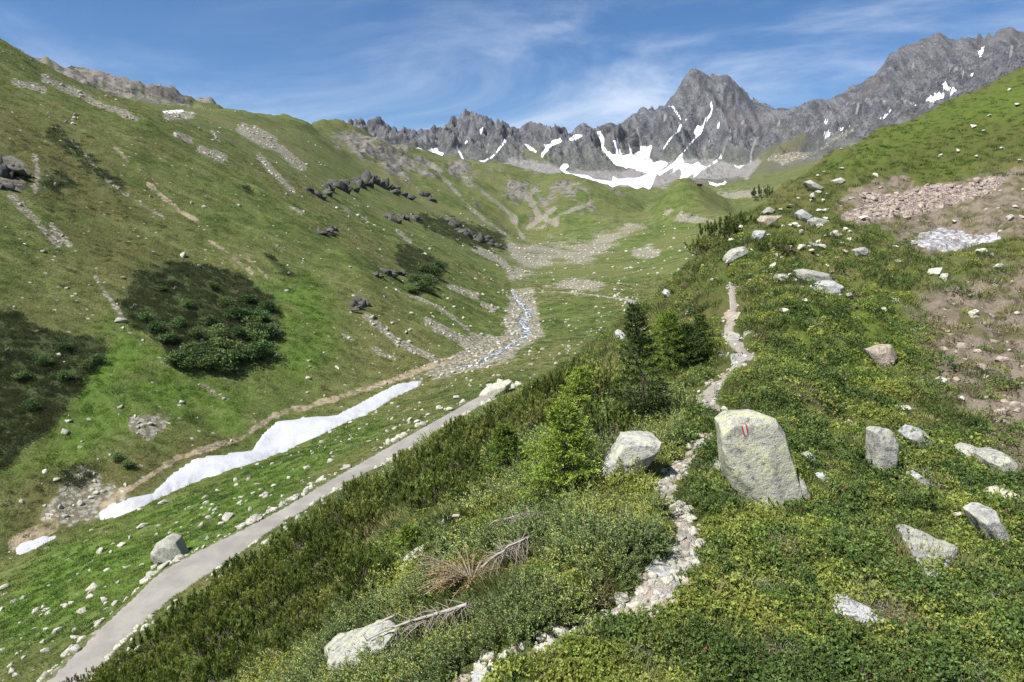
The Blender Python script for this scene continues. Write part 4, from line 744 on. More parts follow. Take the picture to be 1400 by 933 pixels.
meadow = [(224, 689, 17), (191, 697, 11), (167, 747, 13), (139, 755, 18), (152, 756, 10), (172, 776, 15), (147, 780, 11), (126, 807, 22), (141, 823, 17), (113, 836, 18), (104, 872, 16), (66, 890, 18), (195, 721, 18), (286, 710, 13), (313, 709, 18), (343, 698, 12), (302, 717, 10), (351, 662, 15), (284, 737, 11), (298, 671, 8), (178, 737, 9), (90, 830, 12), (5, 805, 16), (60, 830, 9), (420, 640, 12), (455, 620, 11), (505, 605, 10), (560, 575, 12), (600, 560, 14), (480, 600, 8), (530, 590, 9), (625, 545, 11), (395, 655, 9)]
place_stones([m_[:2] for m_ in meadow], [m_[2] for m_ in meadow], 'pale stone lying in the green meadow between snow tongue and gravel road', 'larger meadow stones', r=(50, 260), marks=MARKS_MEADOW, kind='pale meadow')
ridge_st = [(1150, 232, 8), (1197, 242, 10), (1127, 237, 8), (1118, 242, 7), (1132, 268, 9), (1155, 317, 14), (1140, 323, 12), (1162, 330, 10), (1120, 312, 12), (1119, 290, 9), (1109, 345, 10), (1218, 383, 14), (1180, 300, 12), (1276, 376, 22), (1290, 383, 16), (1340, 348, 18), (1352, 352, 12), (1365, 367, 14), (1250, 335, 14), (1225, 340, 10), (1228, 360, 12), (1335, 357, 10), (1330, 432, 14), (1348, 517, 9), (1352, 478, 8), (1315, 548, 14), (1288, 525, 20), (1272, 527, 10), (1235, 562, 18), (1160, 580, 16), (1225, 415, 14), (1208, 425, 10), (1170, 437, 9), (1145, 420, 9), (1190, 545, 9), (1158, 520, 8), (1128, 600, 10), (1090, 545, 16), (1113, 540, 12), (1000, 330, 10), (1012, 312, 9), (1025, 362, 8), (975, 385, 10), (960, 365, 8), (968, 372, 10), (1067, 355, 9), (1078, 342, 12), (1063, 325, 10), (1085, 355, 8), (1000, 365, 10), (940, 430, 10), (885, 440, 9), (930, 425, 8), (1340, 260, 8), (1380, 300, 10), (1285, 215, 8), (1310, 208, 9), (1335, 215, 7), (1370, 205, 8), (1390, 145, 10), (1330, 175, 10), (1345, 180, 7), (1380, 125, 7), (1240, 165, 8), (1150, 205, 5), (1225, 163, 6), (1352, 160, 7), (1395, 222, 9), (1305, 305, 10), (1388, 285, 12), (1210, 700, 9), (985, 735, 9), (1183, 706, 10), (1308, 707, 16), (1315, 640, 8), (1318, 680, 8), (1120, 680, 7), (1140, 705, 7), (920, 905, 10), (905, 900, 8), (1280, 915, 12), (1050, 745, 7), (1000, 700, 8), (1290, 655, 7), (1395, 655, 9), (1380, 480, 7), (1390, 430, 8)]
place_stones([m_[:2] for m_ in ridge_st], [m_[2] for m_ in ridge_st], 'weathered grey stone scattered over the near ridge and its heath', 'stones on the near ridge', STONE_N, r=(5, 200), fl=.85, sink=-.1, marks=MARKS_RIDGE, kind='weathered')
q, s = rand_in([(690, 530), (760, 460), (860, 420), (760, 400), (900, 340), (960, 330), (930, 400), (850, 470), (760, 500)], 50, 7, 4, 9); place_stones(q, s, 'white stone on the far meadow right of the stream', 'stones right of the stream', r=(120, 650))
leftb = [(205, 580, 10), (190, 585, 8), (60, 345, 8), (250, 350, 14), (272, 365, 8), (168, 380, 9), (185, 418, 9), (165, 440, 16), (180, 422, 7), (380, 455, 12), (486, 325, 6), (460, 285, 7), (490, 296, 10), (385, 300, 5), (240, 395, 8), (90, 168, 8), (100, 170, 7), (290, 192, 8), (20, 420, 6), (35, 335, 7), (105, 413, 5), (325, 470, 6), (440, 355, 6), (415, 290, 6), (555, 455, 8), (620, 420, 8), (510, 435, 12), (415, 355, 5)]
place_stones([m_[:2] for m_ in leftb], [m_[2] for m_ in leftb], 'pale boulder on the steep green slope across the valley', 'boulders on the far slope', r=(90, 800), marks=MARKS_LEFT, kind='far slope')

q, s = rand_in([(985, 400), (1000, 345), (1040, 300), (1100, 262), (1160, 270), (1170, 340), (1200, 400), (1150, 440), (1060, 430)], 66, 16, 6, 17); place_stones(q, s, 'pale stone among the many stones on the rocky ridge crest', 'crest stones', STONE_N, r=(15, 200), fl=.9, sink=-.35)
# ---- dark crags on the far slope: each one rock outcrop of fused blocks
def crag(boxes, label, dark=True, seed=0):
    g = np.random.default_rng(seed); root = None
    for (px, py, w, h) in boxes:
        gp = np.array(hit(px, py, rmin=90)); c = gp @ FWD; sx, sz = w / FOC * c * .75, h / FOC * c * .55
        if root is None: first = gp; root = tag(link('rock_outcrop', None, loc=gp), label, 'rock outcrop')
        for k in range(5):
            V, F = gen_rock(int(g.integers(1, 9999)), 1.0, 2, (7, 10)); th = g.uniform(-.5, .5); ct, st_ = math.cos(th), math.sin(th)
            V = V * [sx * g.uniform(.7, 1.5), sx * g.uniform(.8, 1.5), sz * g.uniform(.8, 1.5)]; V = np.stack([V[:, 0] * ct - V[:, 2] * st_ * .6, V[:, 1], V[:, 2] * ct + V[:, 0] * st_ * .5], -1)
            dx, dy = g.uniform(-.8, .8) * sx, g.uniform(-.5, 1.0) * sx; gz = float(ground(gp[0] + dx, gp[1] + dy)); link('rock_block', mesh_np('rock_block', V, F, M_rock_dark if dark else M_rock, False), root, loc=(gp[0] + dx - first[0], gp[1] + dy - first[1], gz + sz * .1 - first[2]))
    return root
crag([(428, 266, 14, 8), (440, 262, 12, 9), (452, 262, 12, 10), (463, 258, 14, 14), (475, 256, 12, 14), (487, 252, 13, 16), (498, 252, 13, 18), (509, 250, 12, 15), (520, 255, 14, 18), (530, 260, 13, 16), (541, 263, 12, 14), (552, 268, 12, 9)], 'long dark jagged rock band on the upper far slope', seed=1)
crag([(534, 301, 10, 10), (542, 303, 8, 8), (550, 298, 8, 8), (565, 300, 10, 10)], 'small dark crag below the long rock band', seed=2)
crag([(608, 302, 9, 8), (622, 312, 12, 14), (634, 322, 14, 14), (650, 330, 12, 12), (664, 332, 14, 12), (678, 338, 10, 8)], 'dark crag among bushes above the valley rubble', seed=3)
crag([(438, 320, 10, 6), (448, 318, 10, 6), (457, 314, 8, 6)], 'short dark rock strip on the open green slope', seed=4)
crag([(0, 235, 14, 26), (14, 242, 14, 22), (26, 238, 10, 16), (5, 256, 12, 10)], 'dark cliff in the gully at the left picture edge', seed=5)
crag([(482, 420, 10, 8), (492, 417, 9, 11)], 'small split crag low on the far slope', seed=6)
crag([(515, 377, 8, 5), (530, 376, 12, 7), (542, 374, 9, 6)], 'low rock ledge left of the dark green bushes', seed=7)
crag([(580, 268, 10, 10), (590, 275, 9, 9)], 'dark rock knob at the shoulder of the far slope', seed=8)
# ------------------------------------------------------------------ plants
class PB:
    """collects blades (quads) and tubes; leaf attribute per vertex, material index per face"""
    def __init__(s): s.V = []; s.Q = []; s.L = []; s.M = []; s.n = 0
    def quads(s, V4, leaf, mi=0):                        # V4 (k,4,3)
        k = len(V4); s.V.append(V4.reshape(-1, 3)); s.Q.append(np.arange(k * 4).reshape(k, 4) + s.n); s.L.append(np.repeat(leaf, 4)); s.M.append(np.full(k, mi)); s.n += 4 * k
    def blades(s, B, D, ln, wd, leaf, g, mi=0, fold=None):
        """diamond blades from B along D"""
        B = np.asarray(B, float); D = D / np.linalg.norm(D, axis=1, keepdims=True); R = g.normal(size=B.shape); S_ = np.cross(D, R); S_ /= np.linalg.norm(S_, axis=1, keepdims=True) + 1e-9
        ln = np.broadcast_to(ln, len(B))[:, None]; wd = np.broadcast_to(wd, len(B))[:, None]; m = B + D * ln * .55
        s.quads(np.stack([B, m - S_ * wd * .5, B + D * ln, m + S_ * wd * .5], 1), leaf, mi)
    def tube(s, pts, r0, r1, mi=1, sides=5):
        pts = np.asarray(pts, float); k = len(pts); t = np.gradient(pts, axis=0); t /= np.linalg.norm(t, axis=1, keepdims=True) + 1e-9; a = np.cross(t, [.31, .77, .55]); a /= np.linalg.norm(a, axis=1, keepdims=True) + 1e-9; b_ = np.cross(t, a)
        th = np.linspace(0, 2 * math.pi, sides, endpoint=False); rr = np.linspace(r0, r1, k)[:, None, None]; V = pts[:, None] + rr * (np.cos(th)[None, :, None] * a[:, None] + np.sin(th)[None, :, None] * b_[:, None])
        i = np.arange(k * sides).reshape(k, sides); q = np.stack([i[:-1], np.roll(i[:-1], -1, 1), np.roll(i[1:], -1, 1), i[1:]], -1).reshape(-1, 4) + s.n
        s.V.append(V.reshape(-1, 3)); s.Q.append(q); s.L.append(np.full(k * sides, .5)); s.M.append(np.full(len(q), mi)); s.n += k * sides
    def mesh(s, name, mats, mi=None):
        V = np.vstack(s.V); Q = np.vstack(s.Q); L_ = np.concatenate(s.L); M_ = np.concatenate(s.M)
        if mi is not None:
            k = M_ == mi; Q = Q[k]; u, inv = np.unique(Q, return_inverse=True); V = V[u]; L_ = L_[u]; Q = inv.reshape(-1, 4); me = mesh_np(name, V, Q, mats[mi]); fattr(me, 'leaf', L_); return me
        me = mesh_np(name, V, Q, mats); fattr(me, 'leaf', L_); me.polygons.foreach_set('material_index', M_.astype(np.int32)); return me
def unit(v): return v / (np.linalg.norm(v, axis=-1, keepdims=True) + 1e-9)

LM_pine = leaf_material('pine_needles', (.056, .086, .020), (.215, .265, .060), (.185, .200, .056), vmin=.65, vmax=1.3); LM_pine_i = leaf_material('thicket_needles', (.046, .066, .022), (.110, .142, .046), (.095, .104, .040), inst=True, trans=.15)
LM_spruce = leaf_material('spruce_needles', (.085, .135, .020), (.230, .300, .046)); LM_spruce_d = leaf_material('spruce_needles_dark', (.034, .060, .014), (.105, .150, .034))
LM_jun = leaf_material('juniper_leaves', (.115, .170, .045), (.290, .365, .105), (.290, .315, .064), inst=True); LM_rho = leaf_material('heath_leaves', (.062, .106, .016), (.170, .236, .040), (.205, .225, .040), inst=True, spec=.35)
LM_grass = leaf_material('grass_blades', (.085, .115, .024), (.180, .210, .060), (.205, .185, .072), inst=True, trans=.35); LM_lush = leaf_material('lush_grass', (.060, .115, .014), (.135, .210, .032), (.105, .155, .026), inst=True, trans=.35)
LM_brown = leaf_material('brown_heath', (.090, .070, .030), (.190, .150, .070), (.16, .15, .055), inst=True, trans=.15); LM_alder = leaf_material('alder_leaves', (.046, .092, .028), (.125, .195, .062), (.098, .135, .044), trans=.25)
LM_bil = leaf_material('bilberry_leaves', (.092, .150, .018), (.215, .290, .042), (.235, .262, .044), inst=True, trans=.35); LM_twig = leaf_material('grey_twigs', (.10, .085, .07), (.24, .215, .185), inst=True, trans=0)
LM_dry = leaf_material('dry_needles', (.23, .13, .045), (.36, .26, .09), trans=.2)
M_flower = NB('rose_blossom').end((.50, .06, .10), .6)

def pine(seed, n=46, R=1.0, H=1.15, per=60):
    g = np.random.default_rng(seed); pb = PB()
    for k in range(n):
        a = g.uniform(0, 6.283); rad = R * math.sqrt(g.uniform(0, 1)); lean = g.uniform(.1, .5); h = H * (1 - .45 * (rad / R) ** 2) * g.uniform(.5, 1.15)
        o = np.array([math.cos(a), math.sin(a), 0.]); t = np.linspace(0, 1, 6)[:, None]; pts = o * rad * (.25 + .75 * np.minimum(1, t * 2.2)) + np.array([0, 0, 1.]) * h * t ** 1.2 + o * lean * .12 * t + g.normal(size=(6, 3)) * .02
        pb.tube(pts[1:], .016, .006, 1, 3)
        w = g.uniform(.42, 1, per); w = .35 + .65 * w; i = w * 5; i0 = np.minimum(i.astype(int), 4); f = (i - i0)[:, None]; B = pts[i0] * (1 - f) + pts[i0 + 1] * f; T = unit(pts[i0 + 1] - pts[i0]); D = T * .95 + unit(g.normal(size=(per, 3))) * .62 + [0, 0, .1]
        pb.blades(B, D, g.uniform(.10, .18, per), .028, np.clip(w - .25 + g.normal(size=per) * .18, 0, 1), g)
        pb.blades(pts[-1:] + np.zeros((6, 3)), T[:1] + g.normal(size=(6, 3)) * .35, .09, .02, np.full(6, .95), g)
    return pb
def spruce(seed, H=2.4, R=.75, lean=(0, 0), bare=.0, dens=1.0, droop=.12):
    g = np.random.default_rng(seed); pb = PB(); t = np.linspace(0, 1, 9); ax = np.stack([lean[0] * t * H, lean[1] * t * H, t * H], -1) + g.normal(size=(9, 3)) * .015 * H * np.array([1, 1, 0]); ax[0, :2] = 0
    pb.tube(ax, .028 * H ** .5 + .01, .006, 1, 7); h = .08 * H
    while h < H * .985:
        f = h / H; L_ = R * (1 - f) ** .8 * g.uniform(.8, 1.1) + .06; nb = int(g.integers(5, 8)); a0 = g.uniform(0, 6.28); c = np.array([np.interp(h, t * H, ax[:, k]) for k in range(3)])
        for k in range(nb):
            if g.uniform() < bare * (1 - f): continue
            a = a0 + k * 6.283 / nb + g.normal() * .2; o = np.array([math.cos(a), math.sin(a), 0]); l = L_ * g.uniform(.6, 1.15); up = .55 * f + g.normal() * .08; s_ = np.linspace(0, 1, 6)[:, None]
            pts = c + o * l * s_ + np.array([0, 0, 1.]) * (l * up * s_ - l * droop * 2.6 * s_ ** 2 + l * .22 * s_ ** 3 * 1.6); pb.tube(pts, .010 + .008 * l, .003, 1, 3)
            m = max(7, int(l * 32 * dens)); w = g.uniform(.12, 1, m); i = w * 5; i0 = np.minimum(i.astype(int), 4); q = (i - i0)[:, None]; B = pts[i0] * (1 - q) + pts[i0 + 1] * q; T = unit(pts[i0 + 1] - pts[i0]); side = np.cross(T, [0, 0, 1.]) * np.where(g.uniform(size=m) < .5, -1, 1)[:, None]
            tl = (l * .42 * (1 - .65 * w) + .06) * g.uniform(.7, 1.2, m); tw = unit(T * .8 + side * .8 + np.array([0, 0, -.12]) + g.normal(size=(m, 3)) * .14)
            E_ = 7; ee = np.linspace(.1, 1, E_); BB = (B[:, None] + tw[:, None] * tl[:, None, None] * ee[None, :, None]).reshape(-1, 3); TT = np.repeat(tw, E_, 0); DD = TT * .9 + unit(g.normal(size=TT.shape)) * .75
            pb.blades(BB, DD, g.uniform(.055, .095, len(BB)), .026, np.clip(np.tile(ee, m) * .75 + .1 + g.normal(size=len(BB)) * .15, 0, 1), g)
        h += H * g.uniform(.045, .075) * (1.2 - .5 * f)
    return pb
def rosette_mound(seed, R=.24, H=.27, n=42, leaf=.044, per=7, flower=0, twig=True, wd=.45):
    g = np.random.default_rng(seed); pb = PB()
    a = g.uniform(0, 6.283, n); rad = np.sqrt(g.uniform(0, 1, n)); C_ = np.stack([np.cos(a) * rad * R, np.sin(a) * rad * R, H * (1 - .7 * rad ** 2) * g.uniform(.55, 1.15, n)], -1); out = unit(C_ * [1, 1, .6] + [0, 0, .12])
    B = np.repeat(C_, per, 0); O = np.repeat(out, per, 0); D = O * .5 + unit(g.normal(size=B.shape)) * .9 + [0, 0, .1]
    pb.blades(B, D, g.uniform(.7, 1.25, len(B)) * leaf, leaf * wd, np.clip(np.repeat(g.uniform(0, 1, n), per) * .7 + g.uniform(0, .3, n * per), 0, 1), g)
    if twig:
        for k in range(min(10, n)): pb.tube(np.array([[C_[k, 0] * .3, C_[k, 1] * .3, -.03], C_[k] * [.7, .7, .6], C_[k]]), .006, .003, 1, 3)
    if flower:
        k = g.integers(0, n, flower); B = np.repeat(C_[k] + out[k] * .02, 6, 0); pb.blades(B, unit(g.normal(size=B.shape)) + [0, 0, .5], .018, .016, np.full(len(B), .5), g, 2)
    return pb
def spray_mound(seed, R=.40, H=.36, n=34):
    g = np.random.default_rng(seed); pb = PB()
    for k in range(n):
        a = g.uniform(0, 6.283); el = g.uniform(.05, 1.2); d = np.array([math.cos(a) * math.cos(el), math.sin(a) * math.cos(el), math.sin(el)]); l = g.uniform(.6, 1.1); s_ = np.linspace(.15, 1, 5)[:, None]
        pts = d * np.array([R, R, H * 1.1]) * l * s_ + np.array([0, 0, .10]) * s_ ** 2; pb.tube(pts, .007, .003, 1, 3); m = 30; w = g.uniform(.2, 1, m); i = w * 4; i0 = np.minimum(i.astype(int), 3); q = (i - i0)[:, None]; B = pts[i0] * (1 - q) + pts[i0 + 1] * q; T = unit(pts[i0 + 1] - pts[i0])
        pb.blades(B, T * .7 + unit(g.normal(size=B.shape)) * .8, g.uniform(.032, .052, m), .015, np.clip(w * .8 + g.normal(size=m) * .15, 0, 1), g)
    return pb
def tussock(seed, n=46, R=.16, H=.22, wd=.014):
    g = np.random.default_rng(seed); pb = PB(); a = g.uniform(0, 6.283, n); rad = np.sqrt(g.uniform(0, 1, n)) * R; B = np.stack([np.cos(a) * rad, np.sin(a) * rad, np.full(n, -.02)], -1)
    D = np.stack([np.cos(a) * rad / R * .8, np.sin(a) * rad / R * .8, np.ones(n)], -1) + g.normal(size=(n, 3)) * .25; pb.blades(B, D, g.uniform(.6, 1.2, n) * H, wd, g.uniform(0, 1, n), g); return pb
def twigs(seed, n=60, R=.26):
    g = np.random.default_rng(seed); pb = PB(); a = g.uniform(0, 6.283, n); rad = np.sqrt(g.uniform(0, 1, n)) * R; B = np.stack([np.cos(a) * rad, np.sin(a) * rad, g.uniform(0, .12, n)], -1); pb.blades(B, g.normal(size=(n, 3)) * [1, 1, .55] + [0, 0, .25], g.uniform(.05, .15, n), .0065, g.uniform(0, 1, n), g); return pb
def broadleaf(seed, R=1.0, H=1.6, n=900, leaf=.16):
    g = np.random.default_rng(seed); pb = PB(); nc = 16; cc = unit(g.normal(size=(nc, 3))) * np.array([R * .62, R * .62, H * .36]) * g.uniform(.5, 1, (nc, 1)) + [0, 0, H * .5]; rr = g.uniform(.28, .5, nc) * R
    for k in range(nc): pb.tube(np.array([[0, 0, -.1], cc[k] * [.4, .4, .5], cc[k]]), .03, .01, 1, 4)
    k = g.integers(0, nc, n); d = unit(g.normal(size=(n, 3))); B = cc[k] + d * (rr[k] * g.uniform(.65, 1.08, n))[:, None]; B[:, 2] = np.maximum(B[:, 2], .05); lf = g.uniform(.0, .6, nc)[k] + g.uniform(0, .4, n)
    pb.blades(B, d * .5 + unit(g.normal(size=B.shape)) * .9, g.uniform(.7, 1.2, n) * leaf, leaf * .75, np.clip(lf, 0, 1), g); return pb

def plant_thing(name, pb, mats, label, cat, loc, rz=0, scl=1, group=None, parts=('foliage', 'stem')):
    e = link(name, None, loc=loc, rot=(0, 0, rz), scl=(scl,) * 3); tag(e, label, cat, group)
    for i, pn in enumerate(parts):
        if any((m_ == i).any() for m_ in pb.M): link(pn, pb.mesh(pn, mats, i), parent=e)
    return e
def copy_plant(src, loc, rz, scl, label=None):
    c = src.copy(); COL.objects.link(c); c.location = loc; c.rotation_euler = (0, 0, rz); c.scale = scl if isinstance(scl, tuple) else (scl,) * 3
    if label: c['label'] = label
    for ch in src.children: d = ch.copy(); COL.objects.link(d); d.parent = c
    return c
# ---- young spruces
def at_px(px, py, **k): return hit(px, py, **k)
def mpp(v): return (np.array(v) @ FWD) / FOC          # metres per photo pixel at a point
def put_spruce(base, top_h, wid, seed, mat, label, lean=(0, 0), **k):
    v = at_px(*base); s = mpp(v); H = top_h * s * 1.03; pb = spruce(seed, H, wid * s * .5, lean, **k); v.z -= .05
    return plant_thing('spruce_tree', pb, [mat, M_bark], label, 'tree', v, group='young spruces on the slope', parts=('crown', 'trunk'))
put_spruce((772, 680), 136, 138, 11, LM_spruce, 'bushy bright green young spruce in the middle of the slope', dens=1.25)
put_spruce((884, 576), 165, 88, 12, LM_spruce_d, 'tall slim dark spruce leaning towards the valley', lean=(-.14, 0), dens=1.3, bare=.12)
put_spruce((912, 512), 84, 84, 13, LM_spruce, 'light green spruce just right of the slim dark one', bare=.1)
put_spruce((937, 504), 60, 66, 14, LM_spruce_d, 'low dark spruce in the small group by the trail', bare=.1)
put_spruce((955, 496), 66, 52, 15, LM_spruce_d, 'pointed dark spruce nearest to the trail')
put_spruce((690, 652), 74, 74, 16, LM_spruce, 'small yellow green spruce at the pine thicket edge')
put_spruce((792, 576), 76, 86, 17, LM_spruce, 'yellow green spruce behind the bushy bright one')
put_spruce((905, 470), 42, 34, 18, LM_spruce, 'little spruce at the far side of the tree group', bare=.1)
put_spruce((560, 760), 40, 44, 19, LM_spruce, 'tiny bright spruce low in the pine thicket')
# ---- dwarf mountain pines
PINES = [pine(200 + i, 46, 1.0, g_) for i, g_ in enumerate((1.15, 1.3, 1.0, 1.2))]
PSRC = [plant_thing('mountain_pine', pb, [LM_pine, M_bark], 'dark green dwarf mountain pine in the dense thicket above the road', 'shrub', (0, 0, -500), group='dwarf mountain pines of the thicket') for pb in PINES]
used = [False] * 4; pine_n = 0; taken = []
def put_pine(x, y, s, label=None, tall=1.0):
    global pine_n
    k = pine_n % 4; z = float(ground(x, y)) - .06; sc = (s, s, s * tall)
    if not used[k]:
        used[k] = True; o = PSRC[k]; o.location = (x, y, z); o.scale = sc; o.rotation_euler = (0, 0, pine_n)
        if label: o['label'] = label
    else: o = copy_plant(PSRC[k], (x, y, z), pine_n * 2.4, sc, label)
    if not label:
        q = project(x, y, z); o['label'] = 'dark green dwarf mountain pine ' + ('in the upper pine group right of the road bend' if q[0] > 610 and q[1] < 630 else 'in the row along the gravel road' if math.hypot(x, y) > .78 * np.interp(math.atan2(x, y), AZ, CONT[0]) else 'in the lower corner thicket' if q[1] > 800 else 'in the middle of the thicket above the road')
    taken.append((x, y, s)); pine_n += 1; return o
thick = [[(60, 965), (180, 905), (300, 815), (400, 748), (480, 700), (560, 652), (640, 625), (690, 655), (640, 715), (560, 765), (520, 815), (450, 870), (330, 940), (200, 1000)], [(600, 618), (660, 584), (740, 548), (800, 516), (822, 528), (800, 572), (735, 592), (670, 615)]]
g = np.random.default_rng(77); cand = []
for poly in thick:
    poly = np.array(poly, float); q = g.uniform(poly.min(0), poly.max(0), (9000, 2)); q = q[pinp(q[:, 0], q[:, 1], poly)]; x, y, z = hits(q[:, 0], q[:, 1], rmax=75); k = np.isfinite(x); cand.append(np.stack([x[k], y[k]], -1))
cand = np.vstack(cand); g.shuffle(cand)
LIM = 265
for (x, y) in cand:
    if pine_n >= LIM: break
    r = math.hypot(x, y); s = float(np.interp(r, [8, 15, 30, 60], [.50, .70, 1.25, 1.75])) * g.uniform(.65, 1.25); s *= float(np.interp(r / np.interp(math.atan2(x, y), AZ, CONT[0]), [.72, .95], [1.0, .62])); s *= .8 if x > -6 and r > 25 else 1
    if fbm(np.array([x / 7]), np.array([y / 7]), 2, 91)[0] > .30: continue
    if any((x - a) ** 2 + (y - b_) ** 2 < (.62 * (s + c_)) ** 2 for a, b_, c_ in taken): continue
    put_pine(x, y, s)
for px, py, h, lab in [(838, 596, 60, 'olive mountain pine bush below the slim dark spruce'), (820, 545, 60, 'half bare mountain pine left of the slim dark spruce'), (566, 640, 34, 'lone round pine bush at the edge of the gravel road'), (620, 600, 26, 'narrow row pine bush above the road bend')]:
    v = at_px(px, py); put_pine(v.x, v.y, h * mpp(v) / 1.2, lab)
for px, py, h, lab in [(966, 348, 30, 'round dark bush on the ridge outline above the grassy slope'), (986, 330, 32, 'dark spreading bush on the ridge outline'), (1008, 312, 26, 'low dark bush further up the ridge outline'), (1043, 272, 18, 'small bush at the top of the ridge outline'), (1066, 342, 24, 'green bush among the ridge stones')]:
    v = at_px(px, py); put_pine(v.x, v.y, h * mpp(v) / 1.1, lab, .9)
for k in range(4):
    if not used[k]: put_pine(-14 - k, 28 + k, .9)
# ---- alder bushes on the far slope
ALD = [broadleaf(300 + i) for i in range(3)]
asrc = [plant_thing('alder_bush', pb, [LM_alder, M_bark], 'blue green alder bush at the lower edge of the dark thicket', 'shrub', (0, 0, 0), group='alder bushes on the far slope') for pb in ALD]
apx = [(240, 498, 26), (255, 505, 22), (268, 495, 24), (282, 506, 26), (296, 500, 30), (310, 508, 26), (322, 498, 26), (345, 492, 30), (358, 488, 28), (350, 470, 26), (362, 462, 24), (345, 452, 24), (355, 440, 22), (335, 440, 24), (320, 437, 22), (372, 455, 18), (300, 480, 24), (280, 486, 22), (260, 482, 20), (318, 485, 24), (162, 630, 14), (176, 640, 16), (120, 505, 18), (132, 497, 16), (90, 480, 16), (575, 398, 18), (585, 390, 18), (568, 386, 16), (592, 378, 18), (578, 372, 16), (560, 400, 14), (600, 368, 14), (590, 402, 12), (230, 470, 22), (215, 455, 20), (300, 462, 22), (270, 462, 20), (200, 440, 18), (245, 448, 18), (330, 462, 22), (285, 445, 18), (310, 420, 18), (340, 415, 18), (365, 425, 18), (255, 420, 14), (220, 400, 14), (290, 395, 14), (60, 500, 18), (30, 520, 18), (90, 520, 18), (45, 560, 18)]
for k, (a, b_, h) in enumerate(apx):
    v = at_px(a, b_, rmin=90); s = h * mpp(v) / 1.35; lab = 'blue green alder bush at the lower edge of the dark thicket' if k < 20 else ('bright green bush above the snow tongue' if k < 22 else ('dark green bush at the rim of the left edge thicket' if k < 25 else 'dark green bush on the slope beside the valley rubble' if k < 33 else 'dull green bush rising out of the dark thicket' if k < 47 else 'dull green bush inside the left edge thicket'))
    s = (s, s, s * .72)
    if k < 3: o = asrc[k]; o.location = v; o.scale = s; o['label'] = lab
    else: copy_plant(asrc[k % 3], v, k * 1.7, s, lab)
# ---- dead wood
def twig_pile(pb, a, b_, n, spread, g, mi=1):
    for _ in range(n):
        s = a + (b_ - a) * g.uniform(0, 1); d = unit(g.normal(size=3) * [1, 1, .5] + [0, 0, -.1]); L_ = g.uniform(.3, 1) * spread; t = np.linspace(0, 1, 5)[:, None]; pb.tube(s + d * L_ * t + g.normal(size=(5, 3)) * .03 * L_ + np.array([0, 0, -.35]) * L_ * t ** 2, .009, .003, mi, 3)
def dead(name, p0, p1, r0, r1, n, spread, label, mats, up0=.15, up1=.45, seed=1):
    g = np.random.default_rng(seed); A_ = np.array(at_px(*p0)) + [0, 0, up0]; B_ = np.array(at_px(*p1)) + [0, 0, up1]; pb = PB(); t = np.linspace(0, 1, 8)[:, None]; pts = A_ + (B_ - A_) * t + np.array([0, 0, 1]) * .06 * np.sin(t * 3.14) + g.normal(size=(8, 3)) * .012
    EXC.extend([(*(A_ + (B_ - A_) * f_)[:2], .34) for f_ in (.1, .4, .7, 1.)]); org = A_ - [0, 0, up0]; pb.tube(pts - org, r0, r1, 0, 7); twig_pile(pb, A_ + (B_ - A_) * .3 - org, B_ - org, n, spread, g)
    return plant_thing(name, pb, mats, label, 'dead wood', Vector(org), parts=('limb', 'twigs'))
dead('dead_branch', (505, 896), (640, 868), .018, .032, 120, .55, 'long bleached fallen branch with grey twigs in the foreground', [M_dead, M_deadtwig], .32, .5)
dead('dead_branch', (472, 884), (541, 868), .05, .02, 8, .25, 'short white snag sticking up behind the grey slab', [M_dead, M_dead], .05, .38, 2)
dead('dead_branch', (606, 728), (628, 722), .07, .03, 6, .3, 'short white log piece between spruce and thicket', [M_dead, M_dead], .25, .3, 3)
dead('dead_branch', (866, 452), (897, 466), .03, .02, 3, .4, 'thin pale pole lying behind the spruce group', [M_dead, M_dead], .3, .3, 4)
dead('dead_branch', (660, 800), (722, 770), .02, .014, 110, .5, 'tangle of grey dead branches behind the withered shrub', [M_dead, M_deadtwig], .35, .5, 5)
dead('dead_branch', (668, 735), (735, 725), .016, .012, 90, .5, 'grey dead twigs under the bushy bright spruce', [M_dead, M_deadtwig], .3, .35, 6)
g = np.random.default_rng(9); v = at_px(645, 806); pb = PB(); s = mpp(v); EXC.extend([(v.x, v.y, 1.0), (v.x - .3, v.y - .6, .6), (v.x + .3, v.y - .6, .6)])
for k in range(240):
    a = g.uniform(0, 6.283); l = g.uniform(.3, 1.0) * 82 * s; d = np.array([math.cos(a), .6 * math.sin(a), g.uniform(.35, 1.0)]); t = np.linspace(0, 1, 5)[:, None]; pts = d * l * t + np.array([0, 0, -.5]) * l * t ** 2 + [0, 0, .12]; pb.tube(pts, .012, .004, 1, 3); m_ = 22; w = g.uniform(.35, 1, m_); i = w * 4; i0 = np.minimum(i.astype(int), 3); q = (i - i0)[:, None]; B = pts[i0] * (1 - q) + pts[i0 + 1] * q; pb.blades(B, unit(pts[i0 + 1] - pts[i0]) * .6 + unit(g.normal(size=B.shape)) * .7, .06, .016, g.uniform(0, 1, m_), g)
plant_thing('withered_shrub', pb, [LM_dry, M_deadtwig], 'withered orange brown shrub in front of the pine thicket', 'shrub', v, parts=('dry_needles', 'branches'))

